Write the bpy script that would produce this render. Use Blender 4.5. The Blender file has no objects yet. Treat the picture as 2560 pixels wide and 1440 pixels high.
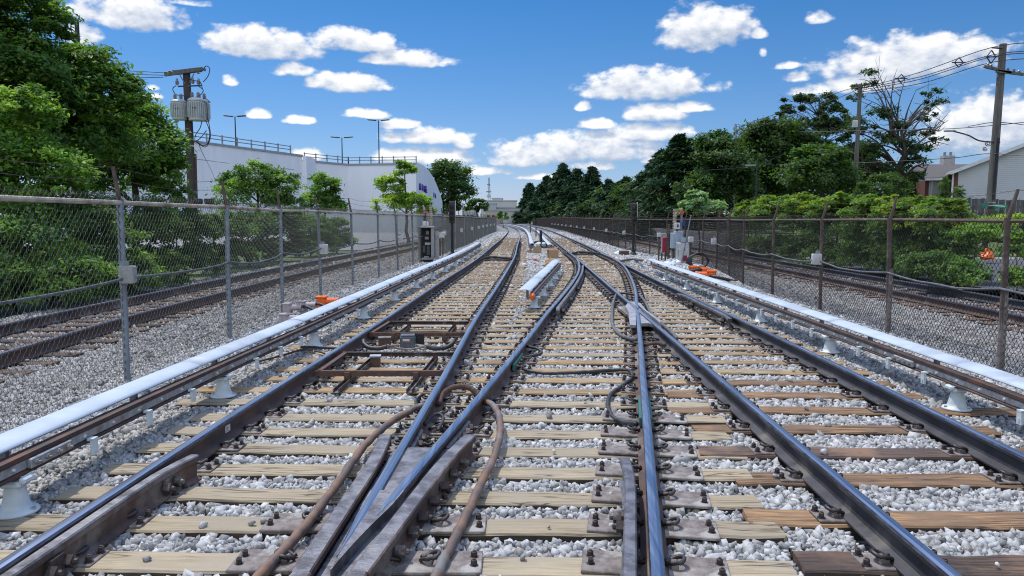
import bpy, math, random
import numpy as np
from mathutils import Vector, Matrix
random.seed(7); rng = np.random.default_rng(7)
S = bpy.context.scene; col = S.collection
R = math.radians; PI = math.pi
# ---------------- camera ----------------
FPX, HOR, CZ = 1880.0, 549.0, 1.80          # focal length in photo pixels, horizon row, eye height
PITCH = math.atan((720 - HOR) / FPX)
cd = bpy.data.cameras.new('camera'); cam = bpy.data.objects.new('camera', cd); col.objects.link(cam)
cd.sensor_width = 36; cd.lens = FPX / 2560 * 36; cd.clip_end = 6000; cd.clip_start = 0.05
cam.location = (0, 0, CZ); cam.rotation_euler = (PI/2 - PITCH, 0, 0); S.camera = cam
S.view_settings.view_transform = 'Standard'; S.view_settings.look = 'None'
S.view_settings.exposure = 0.25; S.cycles.filter_width = 1.1; S.view_settings.gamma = 1
def ray(px, py):
    a = (px - 1280) / FPX; b = -(py - 720) / FPX
    c, s = math.cos(PITCH), math.sin(PITCH)
    return Vector((a, c + b * s, -s + b * c))
def gp(px, py, z=0.0):                       # photo point -> place on the level z
    d = ray(px, py); t = (z - CZ) / d.z
    return Vector((d.x * t, d.y * t, z))
def dp(px, py, Y):                           # photo point -> place at distance Y
    d = ray(px, py); t = Y / d.y
    return Vector((d.x * t, Y, CZ + d.z * t))
# ---------------- sun and sky ----------------
SUN_AZ, SUN_EL = R(-38), R(62)               # azimuth from +Y (ahead), negative = left
sd = bpy.data.lights.new('sun', 'SUN'); sun = bpy.data.objects.new('sun', sd); col.objects.link(sun)
sd.energy = 3.1; sd.angle = R(0.5); sd.color = (1, .94, .84)
sdir = Vector((math.sin(SUN_AZ) * math.cos(SUN_EL), math.cos(SUN_AZ) * math.cos(SUN_EL), math.sin(SUN_EL)))
sun.rotation_euler = sdir.to_track_quat('Z', 'Y').to_euler()
W = bpy.data.worlds.new("World"); S.world = W; W.use_nodes = True
wn = W.node_tree; wn.nodes.clear()
class G:                                     # tiny node expression helper
    def __init__(s, t): s.t = t
    def n(s, typ, **k):
        o = s.t.nodes.new(typ)
        for a, b in k.items(): setattr(o, a, b)
        return o
    def put(s, sock, v):
        if isinstance(v, bpy.types.NodeSocket): s.t.links.new(v, sock)
        elif v is not None: sock.default_value = v
    def m(s, op, a, b=None, c=None, clamp=False):
        o = s.n('ShaderNodeMath', operation=op, use_clamp=clamp)
        s.put(o.inputs[0], a)
        if b is not None: s.put(o.inputs[1], b)
        if c is not None: s.put(o.inputs[2], c)
        return o.outputs[0]
    def noise(s, vec, scale, detail=4, rough=.5, dist=0):
        o = s.n('ShaderNodeTexNoise'); s.put(o.inputs['Vector'], vec)
        o.inputs['Scale'].default_value = scale; o.inputs['Detail'].default_value = detail
        o.inputs['Roughness'].default_value = rough; o.inputs['Distortion'].default_value = dist
        return o.outputs['Fac']
    def mix(s, f, a, b, blend='MIX'):
        o = s.n('ShaderNodeMix', data_type='RGBA', blend_type=blend)
        s.put(o.inputs[0], f); s.put(o.inputs[6], a); s.put(o.inputs[7], b)
        return o.outputs[2]
    def ramp(s, f, a, b):                    # smooth 0..1 between a and b
        o = s.n('ShaderNodeMapRange', interpolation_type='SMOOTHSTEP')
        s.put(o.inputs[0], f); o.inputs[1].default_value = a; o.inputs[2].default_value = b
        return o.outputs[0]
CLOUDS = [  # photo x, y, half width, half height, weight : turned into compass directions below
 (320,22,112,38,1),(460,2,60,10,.5),(205,82,48,26,.6),(655,102,128,36,1),(895,99,100,27,1),(1020,144,107,20,1),
 (725,172,52,17,.7),(870,202,92,24,.9),(650,283,34,12,.7),(740,298,45,11,.8),(915,283,60,12,.9),(1000,309,50,14,.8),
 (1070,338,120,20,.95),(1160,358,26,12,.8),(1060,388,112,22,1),(770,386,42,16,.9),(1765,62,108,52,1),(1897,83,22,13,.9),
 (2045,43,36,16,.6),(1615,208,148,36,1),(1635,281,68,21,1),(1735,266,44,13,1),(1460,264,22,12,.9),(1495,306,46,15,.8),
 (1625,327,94,23,1),(1450,366,200,34,1),(1300,392,78,24,.9),(2275,138,172,48,1),(2180,203,96,25,.9),(2470,305,130,56,1),
 (1985,191,34,15,.7),(1960,164,36,10,.5),(2030,222,60,15,.6),(378,217,20,8,.5),(384,239,20,9,.6),(1480,412,60,14,.8),
 (1190,425,120,14,.5),(575,197,20,16,.35),(1908,130,12,14,.4),(1130,402,40,12,.6),(1350,440,90,10,.5),(1640,395,40,14,.5)]
def cloud_group():
    t = bpy.data.node_groups.new('cloud_field', 'ShaderNodeTree')
    t.interface.new_socket('u', in_out='INPUT', socket_type='NodeSocketFloat')
    t.interface.new_socket('v', in_out='INPUT', socket_type='NodeSocketFloat')
    t.interface.new_socket('f', in_out='OUTPUT', socket_type='NodeSocketFloat')
    g = G(t); i = g.n('NodeGroupInput'); o = g.n('NodeGroupOutput'); u, v = i.outputs[0], i.outputs[1]
    cmb = g.n('ShaderNodeCombineXYZ'); g.put(cmb.inputs[0], u); g.put(cmb.inputs[1], g.m('MULTIPLY', v, 1.5))
    n1 = g.noise(cmb.outputs[0], 26, 7, .6)
    v1 = g.n('ShaderNodeTexVoronoi', feature='SMOOTH_F1'); v1.inputs['Scale'].default_value = 70
    g.put(v1.inputs['Vector'], cmb.outputs[0]); v1.inputs['Smoothness'].default_value = .6
    best = None
    for (x, y, rx, ry, w) in CLOUDS:
        d = ray(x, y); h = math.hypot(d.x, d.y)
        u0, v0 = math.atan2(d.x, d.y), d.z / h
        ru, rv = rx / FPX * 1.16, ry / FPX * 1.22
        du = g.m('MULTIPLY', g.m('SUBTRACT', u, u0), 1 / ru)
        dv0 = g.m('SUBTRACT', v, v0 - rv * .35)
        dv = g.m('MAXIMUM', g.m('MULTIPLY', dv0, 1 / (rv * 1.3)), g.m('MULTIPLY', dv0, -1 / (rv * .62)))
        e = g.m('MULTIPLY_ADD', du, du, g.m('MULTIPLY', dv, dv))
        f = g.m('MULTIPLY_ADD', e, -1.0, .25 + .75 * w)
        best = f if best is None else g.m('MAXIMUM', best, f)
    best = g.m('MAXIMUM', best, -2.0)
    a = g.m('MULTIPLY_ADD', g.m('SUBTRACT', n1, .5), 2.6, best)
    a = g.m('MULTIPLY_ADD', g.m('SUBTRACT', .45, v1.outputs['Distance']), .5, a)
    g.put(o.inputs[0], a)
    return t
g = G(wn)
cg = cloud_group()
tc = g.n('ShaderNodeTexCoord'); sp = g.n('ShaderNodeSeparateXYZ'); g.put(sp.inputs[0], tc.outputs['Generated'])
dx, dy, dz = sp.outputs
U = g.m('ARCTAN2', dx, dy)
hl = g.m('SQRT', g.m('MULTIPLY_ADD', dx, dx, g.m('MULTIPLY', dy, dy)))
V = g.m('DIVIDE', dz, g.m('MAXIMUM', hl, .001))
def fld(u, v):
    o = g.n('ShaderNodeGroup'); o.node_tree = cg; g.put(o.inputs[0], u); g.put(o.inputs[1], v); return o.outputs[0]
f0 = fld(U, V); f1 = fld(g.m('ADD', U, -.004), g.m('ADD', V, .013))
dens = g.ramp(f0, -.1, .6)
lit = g.m('MULTIPLY_ADD', g.m('SUBTRACT', f0, f1), .85, .36, clamp=True)
core = g.ramp(f0, .5, 1.6)
lit = g.m('SUBTRACT', lit, g.m('MULTIPLY', core, .10), clamp=True)
ccol = g.mix(lit, (.42, .49, .62, 1), (.92, .92, .92, 1))
sky = g.n('ShaderNodeTexSky', sky_type='NISHITA'); sky.sun_disc = False
sky.sun_elevation = SUN_EL; sky.sun_rotation = SUN_AZ; sky.air_density = 1.0; sky.dust_density = .25; sky.ozone_density = 1.6; sky.altitude = 60
SKYS = .15
skc = g.n('ShaderNodeMix', data_type='RGBA', blend_type='MULTIPLY'); skc.inputs[0].default_value = 1
g.put(skc.inputs[6], sky.outputs[0]); cr = g.n('ShaderNodeValToRGB'); g.put(cr.inputs[0], g.m('MULTIPLY', V, .6667)); el = cr.color_ramp.elements   # V 0..1.5
for k_, (v_, c_) in enumerate([(0, (.36, .45, .78)), (.037, (.366, .437, .669)), (.08, (.307, .416, .607)), (.186, (.214, .391, .594)), (.28, (.151, .370, .583)), (.5, (.22, .42, .62)), (1.0, (2.0, 2.0, 2.1))]):
    e_ = el[0] if k_ == 0 else el.new(v_ * .6667); e_.color = (*[q_ * SKYS for q_ in c_], 1)
el[-1].color = (2.2 * SKYS, 2.2 * SKYS, 2.25 * SKYS, 1); g.put(skc.inputs[7], cr.outputs[0])  # sky overhead, above the view, brightened and whitened to add fill light
veil = g.m('MULTIPLY', dens, .97)
fin = g.mix(veil, skc.outputs[2], ccol)
back_fill = g.m('MULTIPLY', g.ramp(g.m('MULTIPLY', dy, -1.0), .0, .6), g.ramp(V, -.02, .12))     # unseen sky behind the camera, whitened and brightened as added fill light
fin = g.mix(g.m('MULTIPLY', back_fill, .60), fin, (1.28, 1.36, 1.5, 1))
bg = g.n('ShaderNodeBackground'); g.put(bg.inputs[0], fin); bg.inputs[1].default_value = 1.0
wo = g.n('ShaderNodeOutputWorld'); wn.links.new(bg.outputs[0], wo.inputs[0])
W.cycles.sampling_method = 'MANUAL'; W.cycles.sample_map_resolution = 512
# ---------------- materials ----------------
MATS = {}
def pm(name, c1, c2=None, scale=8, rough=.7, metal=0, bump=.2, c3=None, stretch=(1, 1, 1), rnd=0, detail=6, bscale=None, spec=.5, coord='Object', lo=.35, hi=.65):
    if name in MATS: return MATS[name]
    m = bpy.data.materials.new(name); m.use_nodes = True; MATS[name] = m
    t = m.node_tree; b = t.nodes['Principled BSDF']; g = G(t)
    tc = g.n('ShaderNodeTexCoord'); mp = g.n('ShaderNodeMapping'); g.put(mp.inputs[0], tc.outputs[coord]); mp.inputs['Scale'].default_value = stretch
    vec = mp.outputs[0]
    if rnd:
        oi = g.n('ShaderNodeObjectInfo'); ad = g.n('ShaderNodeVectorMath', operation='ADD')
        sc = g.m('MULTIPLY', oi.outputs['Random'], 37.0); g.put(ad.inputs[0], vec); g.put(ad.inputs[1], sc); vec = ad.outputs[0]
    c2 = c2 or tuple(x * .7 for x in c1)
    n = g.noise(vec, scale, detail, .6)
    c = g.mix(g.ramp(n, lo, hi), (*c2, 1), (*c1, 1))
    if c3:
        n3 = g.noise(vec, scale * .31, 5, .65); c = g.mix(g.ramp(n3, .52, .66), c, (*c3, 1))
    if rnd:
        k = g.m('MULTIPLY_ADD', oi.outputs['Random'], rnd, 1 - rnd / 2)
        cb = g.n('ShaderNodeCombineColor')
        for i in range(3): g.put(cb.inputs[i], k)
        c = g.mix(1.0, c, cb.outputs[0], 'MULTIPLY')
    g.put(b.inputs['Base Color'], c)
    b.inputs['Metallic'].default_value = metal
    g.put(b.inputs['Roughness'], g.m('MULTIPLY_ADD', n, .25, rough - .12, clamp=True))
    b.inputs['Specular IOR Level'].default_value = spec
    if bump:
        bp = g.n('ShaderNodeBump'); bp.inputs['Strength'].default_value = bump; bp.inputs['Distance'].default_value = .01
        g.put(bp.inputs['Height'], g.noise(vec, bscale or scale * 3, 5, .6)); g.put(b.inputs['Normal'], bp.outputs[0])
    return m
def wood(name, base, dark, crack=.5, rnd=.5, tint=None, alongx=True):
    m = bpy.data.materials.new(name); m.use_nodes = True; MATS[name] = m
    t = m.node_tree; b = t.nodes['Principled BSDF']; g = G(t)
    tc = g.n('ShaderNodeTexCoord'); oi = g.n('ShaderNodeObjectInfo')
    mp = g.n('ShaderNodeMapping'); mp.inputs['Scale'].default_value = (1, 14, 14) if alongx else (14, 14, 1)
    ad = g.n('ShaderNodeVectorMath', operation='ADD'); g.put(ad.inputs[0], tc.outputs['Object']); g.put(ad.inputs[1], g.m('MULTIPLY', oi.outputs['Random'], 53.0))
    g.put(mp.inputs[0], ad.outputs[0]); v = mp.outputs[0]
    grain = g.noise(v, 2.6, 8, .65, .3); big = g.noise(ad.outputs[0], 2.2, 5, .6)
    c = g.mix(g.ramp(grain, .3, .68), (*dark, 1), (*base, 1))
    if tint: c = g.mix(g.ramp(big, .42, .66), c, (*tint, 1))
    cr = g.noise(v, 1.1, 3, .5, .8); ck = g.m('SUBTRACT', 1, g.m('MULTIPLY', g.m('ABSOLUTE', g.m('SUBTRACT', cr, .5)), 30), clamp=True)
    gate = g.ramp(g.noise(ad.outputs[0], 1.7, 2, .5), .40, .52)
    ck = g.m('MULTIPLY', g.m('MULTIPLY', ck, gate), crack)
    c = g.mix(ck, c, (dark[0] * .25, dark[1] * .22, dark[2] * .2, 1))
    k = g.m('MULTIPLY_ADD', oi.outputs['Random'], rnd, 1 - rnd / 2); cb = g.n('ShaderNodeCombineColor')
    for i in range(3): g.put(cb.inputs[i], k)
    c = g.mix(1.0, c, cb.outputs[0], 'MULTIPLY')
    g.put(b.inputs['Base Color'], c); b.inputs['Roughness'].default_value = .85
    bp = g.n('ShaderNodeBump'); bp.inputs['Strength'].default_value = .5; bp.inputs['Distance'].default_value = .012
    g.put(bp.inputs['Height'], g.m('SUBTRACT', grain, g.m('MULTIPLY', ck, 1.5))); g.put(b.inputs['Normal'], bp.outputs[0])
    return m
def attr_mat(name, rough=.8, bump=0, gain=1.0, transl=0, spec=.3, bscale=60):   # colour varies by piece through an attribute
    m = bpy.data.materials.new(name); m.use_nodes = True; MATS[name] = m
    t = m.node_tree; b = t.nodes['Principled BSDF']; g = G(t)
    at = g.n('ShaderNodeAttribute', attribute_name='tone'); c = at.outputs['Color']
    tc = g.n('ShaderNodeTexCoord')
    if bump:
        n = g.noise(tc.outputs['Object'], bscale, 4, .6)
        c = g.mix(g.m('MULTIPLY', g.ramp(n, .35, .7), .35), c, (.62, .62, .6, 1))
        bp = g.n('ShaderNodeBump'); bp.inputs['Strength'].default_value = bump; bp.inputs['Distance'].default_value = .004
        g.put(bp.inputs['Height'], n); g.put(b.inputs['Normal'], bp.outputs[0])
    g.put(b.inputs['Base Color'], c); b.inputs['Roughness'].default_value = rough; b.inputs['Specular IOR Level'].default_value = spec
    if transl:
        tr = g.n('ShaderNodeBsdfTranslucent'); hs = g.mix(1.0, c, (1.5, 1.6, .5, 1), 'MULTIPLY'); g.put(tr.inputs[0], hs)
        mx = g.n('ShaderNodeMixShader'); mx.inputs[0].default_value = transl
        t.links.new(b.outputs[0], mx.inputs[1]); t.links.new(tr.outputs[0], mx.inputs[2])
        t.links.new(mx.outputs[0], t.nodes['Material Output'].inputs[0])
    return m
HEAD = pm('polished_rail_head', (.46, .48, .53), (.36, .37, .42), 5, .30, 1, 0, stretch=(6, .15, 1))
HEAD2 = pm('worn_rail_head', (.26, .26, .30), (.14, .13, .14), 14, .38, .9, .1, c3=(.16, .12, .10), stretch=(4, .6, 1))
WEB = pm('rusty_rail_web', (.115, .068, .052), (.06, .042, .038), 5, .72, .2, .25, c3=(.20, .165, .135), bscale=40)
WEB2 = pm('dark_rail_web', (.062, .060, .066), (.033, .033, .038), 4, .6, .35, .2, c3=(.14, .125, .11), bscale=40)
CAST = pm('worn_frog_steel', (.22, .215, .23), (.11, .10, .10), 9, .48, .7, .35, c3=(.25, .24, .235), bscale=30)
STEELB = pm('dark_brown_steel', (.085, .062, .055), (.045, .036, .034), 18, .65, .3, .3, c3=(.22, .195, .17))
CLIPM = pm('dark_clip_steel', (.075, .066, .064), (.04, .036, .036), 30, .5, .5, .2)
PLATE = pm('dusty_tie_plate', (.23, .20, .18), (.12, .095, .085), 14, .8, .1, .3, c3=(.33, .31, .28))
RUST = pm('rust', (.13, .07, .045), (.075, .045, .036), 12, .85, .1, .35, c3=(.09, .07, .065))
RUSTCABLE = pm('rusty_conduit_hose', (.20, .115, .07), (.10, .08, .075), 6, .7, .1, .2, c3=(.17, .16, .155))
BLACK = pm('black_rubber', (.035, .036, .04), (.02, .02, .022), 20, .55, 0, .1)
GREYCABLE = pm('grey_weathered_cable', (.13, .135, .14), (.07, .07, .075), 14, .65, 0, .2)
COVER = pm('pale_fibreglass_cover', (.44, .50, .565), (.39, .445, .51), 3, .6, 0, .04, c3=(.34, .38, .42), bscale=20, spec=.3)
COVEREDGE = COVER
ALU = pm('aluminium', (.50, .51, .52), (.36, .37, .38), 20, .45, .7, .1, c3=(.30, .27, .22))
INSUL = pm('glazed_insulator', (.60, .655, .66), (.50, .56, .57), 7, .42, 0, .05)
THIRD = pm('contact_rail_rust', (.085, .052, .042), (.045, .033, .03), 9, .7, .2, .25, c3=(.13, .06, .04))
GALV = pm('galvanised_steel', (.27, .30, .33), (.20, .22, .24), 7, .55, .35, .1, c3=(.21, .17, .13))
RUSTPOST = pm('rusty_fence_steel', (.135, .09, .068), (.08, .06, .05), 9, .8, .2, .2, c3=(.20, .17, .14))
TANRAIL = pm('weathered_tan_pipe', (.50, .42, .32), (.30, .25, .20), 6, .7, .1, .15, c3=(.22, .12, .07))
WIRE = pm('dull_chain_link_wire', (.075, .08, .075), (.045, .05, .045), 20, .6, .4, 0)
WIREB = pm('rusty_chain_link_wire', (.038, .032, .028), (.025, .021, .02), 20, .7, .3, 0)
ORANGE = pm('orange_plastic', (.85, .16, .015), (.75, .12, .01), 10, .4, 0, .05)
PINK = pm('pale_dusty_plastic', (.45, .39, .385), (.36, .31, .31), 10, .7, 0, .15)
WHITEBOX = pm('white_painted_box', (.62, .62, .60), (.50, .50, .48), 9, .55, 0, .08, c3=(.42, .40, .37))
BLUEBOX = pm('pale_blue_painted_box', (.40, .47, .52), (.33, .40, .45), 9, .5, 0, .08)
GREYBOX = pm('cast_grey_box', (.36, .355, .33), (.27, .265, .25), 24, .75, 0, .2)
BEIGEBOX = pm('beige_cabinet_paint', (.36, .335, .31), (.29, .27, .25), 8, .7, 0, .12, c3=(.25, .22, .20))
BLACKPAINT = pm('matt_black_paint', (.022, .02, .022), (.012, .012, .014), 12, .7, 0, .1)
DARKSIG = pm('dark_brown_signal_paint', (.05, .04, .038), (.03, .025, .025), 12, .7, 0, .15)
CARD = pm('cardboard', (.42, .27, .15), (.35, .22, .12), 7, .85, 0, .08)
CARDIN = pm('cardboard_inside', (.30, .19, .10), (.24, .15, .08), 7, .85, 0, .08)
REDP = pm('crimson_panel', (.36, .02, .06), (.30, .015, .045), 8, .5, 0, .03)
REDL = pm('red_lens', (.6, .06, .02), (.5, .04, .01), 8, .3, 0, 0)
BLUEP = pm('blue_paint', (.02, .06, .30), (.015, .04, .22), 8, .45, 0, .03)
WHITEP = pm('white_sheet', (.75, .76, .78), (.62, .63, .66), 6, .6, 0, .2)
GREENB = pm('teal_joint_insulation', (.03, .16, .13), (.02, .11, .09), 12, .6, 0, .1)
WALLW = pm('pale_render_wall', (.76, .77, .79), (.72, .73, .75), .5, .8, 0, .05, c3=(.67, .69, .71), bscale=3, stretch=(1, 1, .22))
WALLC = pm('concrete_coping', (.30, .31, .33), (.24, .25, .27), 1.5, .8, 0, .05)
SIDING = pm('grey_siding_base', (.50, .505, .52), (.46, .47, .48), .8, .7, 0, .02)
BRICK = pm('red_brick', (.14, .05, .035), (.10, .035, .028), 9, .85, 0, .2)
SHINGLE = pm('grey_shingles', (.13, .115, .11), (.085, .075, .072), 9, .9, 0, .3, stretch=(1, 1, 5))
WHITETRIM = pm('white_trim', (.66, .66, .66), (.58, .58, .58), 5, .5, 0, 0)
GLASS = pm('dark_window_glass', (.05, .06, .07), (.03, .035, .04), 2, .12, 0, 0)
BARK = pm('bark', (.085, .065, .05), (.045, .035, .028), 5, .9, 0, .6, stretch=(1, 1, .25), bscale=12)
DEADBARK = pm('dead_bark', (.16, .14, .12), (.10, .085, .075), 6, .9, 0, .4)
POLEW = pm('weathered_pole_timber', (.15, .135, .115), (.08, .075, .065), 5, .85, 0, .4, stretch=(3, 3, .25), c3=(.11, .125, .10))
POLED = pm('dark_pole_timber', (.075, .058, .05), (.045, .036, .033), 5, .85, 0, .4, stretch=(3, 3, .25))
TRAFO = pm('transformer_grey_paint', (.47, .50, .49), (.40, .43, .42), 4, .5, 0, .03)
CERAM = pm('brown_grey_ceramic', (.25, .22, .21), (.18, .16, .155), 9, .3, 0, 0)
LAMPM = pm('dark_bronze_lamp_steel', (.03, .03, .034), (.02, .02, .024), 9, .45, .3, 0)
LAMPG = pm('grey_lamp_steel', (.35, .37, .39), (.28, .30, .32), 9, .45, .4, 0)
FENCEW = pm('grey_fence_boards', (.13, .13, .135), (.07, .07, .075), 3, .9, 0, .4, stretch=(6, 6, .3), c3=(.19, .185, .18))
SIGNG = pm('green_street_sign', (.02, .26, .17), (.015, .20, .13), 6, .4, 0, 0)
PURPLE = pm('purple_sign_letters', (.10, .055, .34), (.08, .045, .28), 6, .4, 0, 0)
ASPH = pm('asphalt', (.075, .077, .082), (.055, .056, .06), 30, .9, 0, .3)
CONC = pm('pale_concrete', (.42, .41, .39), (.33, .32, .30), 6, .85, 0, .2)
TIE_PALE = wood('pale_weathered_tie', (.385, .31, .20), (.25, .20, .13), 1.0, .2, (.30, .25, .175))
TIE_YEL = wood('yellow_timber_tie', (.37, .245, .115), (.19, .12, .06), .7, .25, (.31, .24, .15))
TIE_ORG = wood('creosoted_orange_tie', (.34, .20, .095), (.10, .055, .03), .8, .4, (.17, .105, .06))
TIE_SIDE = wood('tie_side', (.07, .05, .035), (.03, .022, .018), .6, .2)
TIE_DARK = wood('dark_creosoted_tie', (.10, .062, .042), (.035, .025, .022), .6, .5, (.17, .10, .06))
STONE = attr_mat('crushed_stone', .85, .5)
LEAF = attr_mat('leaves', .55, 0, transl=.42, spec=.3)
NEEDLE = attr_mat('needles', .7, 0, transl=.12, spec=.15)
# ---------------- mesh builder ----------------
class MB:
    def __init__(s): s.v = []; s.f = []; s.mi = []
    def add(s, vs, fs, mi=0):
        b = len(s.v); s.v += [tuple(v) for v in vs]; s.f += [tuple(b + i for i in f) for f in fs]; s.mi += [mi] * len(fs); return s
    def box(s, c, size, rz=0, mi=0, rx=0, ry=0, taper=1, bev=0):
        x, y, z = [k / 2 for k in size]; M = Matrix.Translation(c) @ Matrix.Rotation(rz, 4, 'Z') @ Matrix.Rotation(ry, 4, 'Y') @ Matrix.Rotation(rx, 4, 'X')
        if bev:
            b = min(bev, x * .9, y * .9, z * .9); P = []
            for zz, i in ((-z, b), (-z + b, 0), (z - b, 0), (z, b)):
                for sx, sy in ((-1, -1), (1, -1), (1, 1), (-1, 1)):
                    if True:
                        pts = [(sx * (x - i), sy * (y - i - (b if i == 0 else 0)), zz), (sx * (x - i - (b if i == 0 else 0)), sy * (y - i), zz)]
                        if sx * sy < 0: pts = pts[::-1]
                        P += pts
            V = [M @ Vector(p) for p in P]; F = []
            for r in range(3):
                for k in range(8): F.append((r*8+k, r*8+(k+1) % 8, r*8+8+(k+1) % 8, r*8+8+k))
            F += [tuple(range(7, -1, -1)), tuple(range(24, 32))]
            # corner order above runs (-,-),(+,-),(+,+),(-,+)
            return s.add(V, F, mi)
        V = [M @ Vector(p) for p in [(-x, -y, -z), (x, -y, -z), (x, y, -z), (-x, y, -z), (-x*taper, -y*taper, z), (x*taper, -y*taper, z), (x*taper, y*taper, z), (-x*taper, y*taper, z)]]
        return s.add(V, [(3, 2, 1, 0), (4, 5, 6, 7), (0, 1, 5, 4), (1, 2, 6, 5), (2, 3, 7, 6), (3, 0, 4, 7)], mi)
    def cyl(s, a, b, r0, r1=None, n=8, mi=0, cap=True):
        a, b = Vector(a), Vector(b); r1 = r0 if r1 is None else r1; d = (b - a)
        if d.length < 1e-6: return s
        q = d.to_track_quat('Z', 'Y'); V = []
        for p, r in ((a, r0), (b, r1)):
            for k in range(n): V.append(p + q @ Vector((math.cos(2*PI*k/n) * r, math.sin(2*PI*k/n) * r, 0)))
        F = [(k, (k+1) % n, n + (k+1) % n, n + k) for k in range(n)]
        if cap: F += [tuple(range(n-1, -1, -1)), tuple(range(n, 2*n))]
        return s.add(V, F, mi)
    def tube(s, pts, r, n=8, mi=0, close=False):
        pts = [Vector(p) for p in pts]; N = len(pts); rs = r if isinstance(r, (list, tuple)) else [r] * N
        V = []; up = None
        for i, p in enumerate(pts):
            t = (pts[min(i+1, N-1)] - pts[max(i-1, 0)]).normalized()
            if up is None: up = Vector((0, 0, 1)) if abs(t.z) < .9 else Vector((1, 0, 0))
            x = up.cross(t)
            if x.length < 1e-4: x = Vector((1, 0, 0)).cross(t)
            x.normalize(); y = t.cross(x); up = y
            for k in range(n):
                a = 2*PI*k/n; V.append(p + x * (math.cos(a) * rs[i]) + y * (math.sin(a) * rs[i]))
        F = [(i*n+k, i*n+(k+1) % n, (i+1)*n+(k+1) % n, (i+1)*n+k) for i in range(N-1) for k in range(n)]
        F += [tuple(range(n-1, -1, -1)), tuple(range((N-1)*n, N*n))]
        return s.add(V, F, mi)
    def lathe(s, c, prof, n=16, mi=0):
        V = []; c = Vector(c)
        for r, z in prof:
            for k in range(n): V.append(c + Vector((math.cos(2*PI*k/n) * r, math.sin(2*PI*k/n) * r, z)))
        F = [(i*n+k, i*n+(k+1) % n, (i+1)*n+(k+1) % n, (i+1)*n+k) for i in range(len(prof)-1) for k in range(n)]
        F += [tuple(range(n-1, -1, -1)), tuple(range((len(prof)-1)*n, len(prof)*n))]
        return s.add(V, F, mi)
    def sweep(s, path, prof, mats=None, cap=True, offs=None):   # path (x,y,z) list; prof (right, up) closed loop, counter-clockwise
        N = len(path); n = len(prof); V = []
        for i in range(N):
            a = Vector(path[max(i-1, 0)]); b = Vector(path[min(i+1, N-1)]); t = (b - a); t.z = 0; t.normalize(); rt = Vector((t.y, -t.x, 0))
            o = offs[i] if offs else 1.0
            for (u, w) in prof: V.append(Vector(path[i]) + rt * (u * o) + Vector((0, 0, w)))
        for k in range(n):
            F = [(i*n+k, i*n+(k+1) % n, (i+1)*n+(k+1) % n, (i+1)*n+k) for i in range(N-1)]
            b = len(s.v)
            s.f += [tuple(b + q for q in f) for f in F]; s.mi += [mats[k] if mats else 0] * len(F)
        b = len(s.v); s.v += [tuple(v) for v in V]
        if cap: s.f += [tuple(b + q for q in range(n-1, -1, -1)), tuple(b + q for q in range((N-1)*n, N*n))]; s.mi += [mats[0] if mats else 0] * 2
        return s
    def build(s, name, mats, parent=None, smooth=False, origin=None):
        me = bpy.data.meshes.new(name); v = s.v
        if origin is not None: v = [(a - origin[0], b - origin[1], c - origin[2]) for a, b, c in v]
        me.from_pydata(v, [], s.f)
        mats = mats if isinstance(mats, (list, tuple)) else [mats]
        for m in mats: me.materials.append(m)
        if len(mats) > 1: me.polygons.foreach_set('material_index', s.mi)
        if smooth: me.polygons.foreach_set('use_smooth', [True] * len(me.polygons))
        me.update()
        return put(name, me, parent, origin)
def put(name, me, parent=None, loc=None, rz=0):
    o = bpy.data.objects.new(name, me); col.objects.link(o)
    if loc is not None: o.location = loc
    if rz: o.rotation_euler = (0, 0, rz)
    if parent is not None: o.parent = parent
    return o
def tag(o, label, cat, group=None):
    o['label'] = label; o['category'] = cat
    if group: o['group'] = group
    return o
def empty(name, label, cat, loc=(0, 0, 0), rz=0, group=None):
    o = put(name, None, None, loc, rz); o.empty_display_size = .1
    return tag(o, label, cat, group)
def struct(o): o['kind'] = 'structure'; return o
def stuff(o, label, cat): o['kind'] = 'stuff'; o['label'] = label; o['category'] = cat; return o
ORD = ['first', 'second', 'third', 'fourth', 'fifth', 'sixth', 'seventh', 'eighth', 'ninth', 'tenth', 'eleventh', 'twelfth', 'thirteenth', 'fourteenth', 'fifteenth', 'sixteenth', 'seventeenth', 'eighteenth', 'nineteenth', 'twentieth']
def npmesh(name, V, F, mat, tone=None, parent=None, smooth=False):   # V (n,3), F (m,k) numpy; tone (n,3) per vertex
    me = bpy.data.meshes.new(name); k = F.shape[1]
    me.vertices.add(len(V)); me.vertices.foreach_set('co', np.ascontiguousarray(V, dtype=np.float32).ravel())
    me.loops.add(F.size); me.loops.foreach_set('vertex_index', np.ascontiguousarray(F, dtype=np.int32).ravel())
    me.polygons.add(len(F)); me.polygons.foreach_set('loop_start', np.arange(0, F.size, k, dtype=np.int32))
    if smooth: me.polygons.foreach_set('use_smooth', np.ones(len(F), dtype=bool))
    me.materials.append(mat); me.update(calc_edges=True)
    if tone is not None:
        a = me.color_attributes.new('tone', 'FLOAT_COLOR', 'POINT')
        a.data.foreach_set('color', np.hstack([tone, np.ones((len(tone), 1))]).astype(np.float32).ravel())
    return put(name, me, parent)
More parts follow.
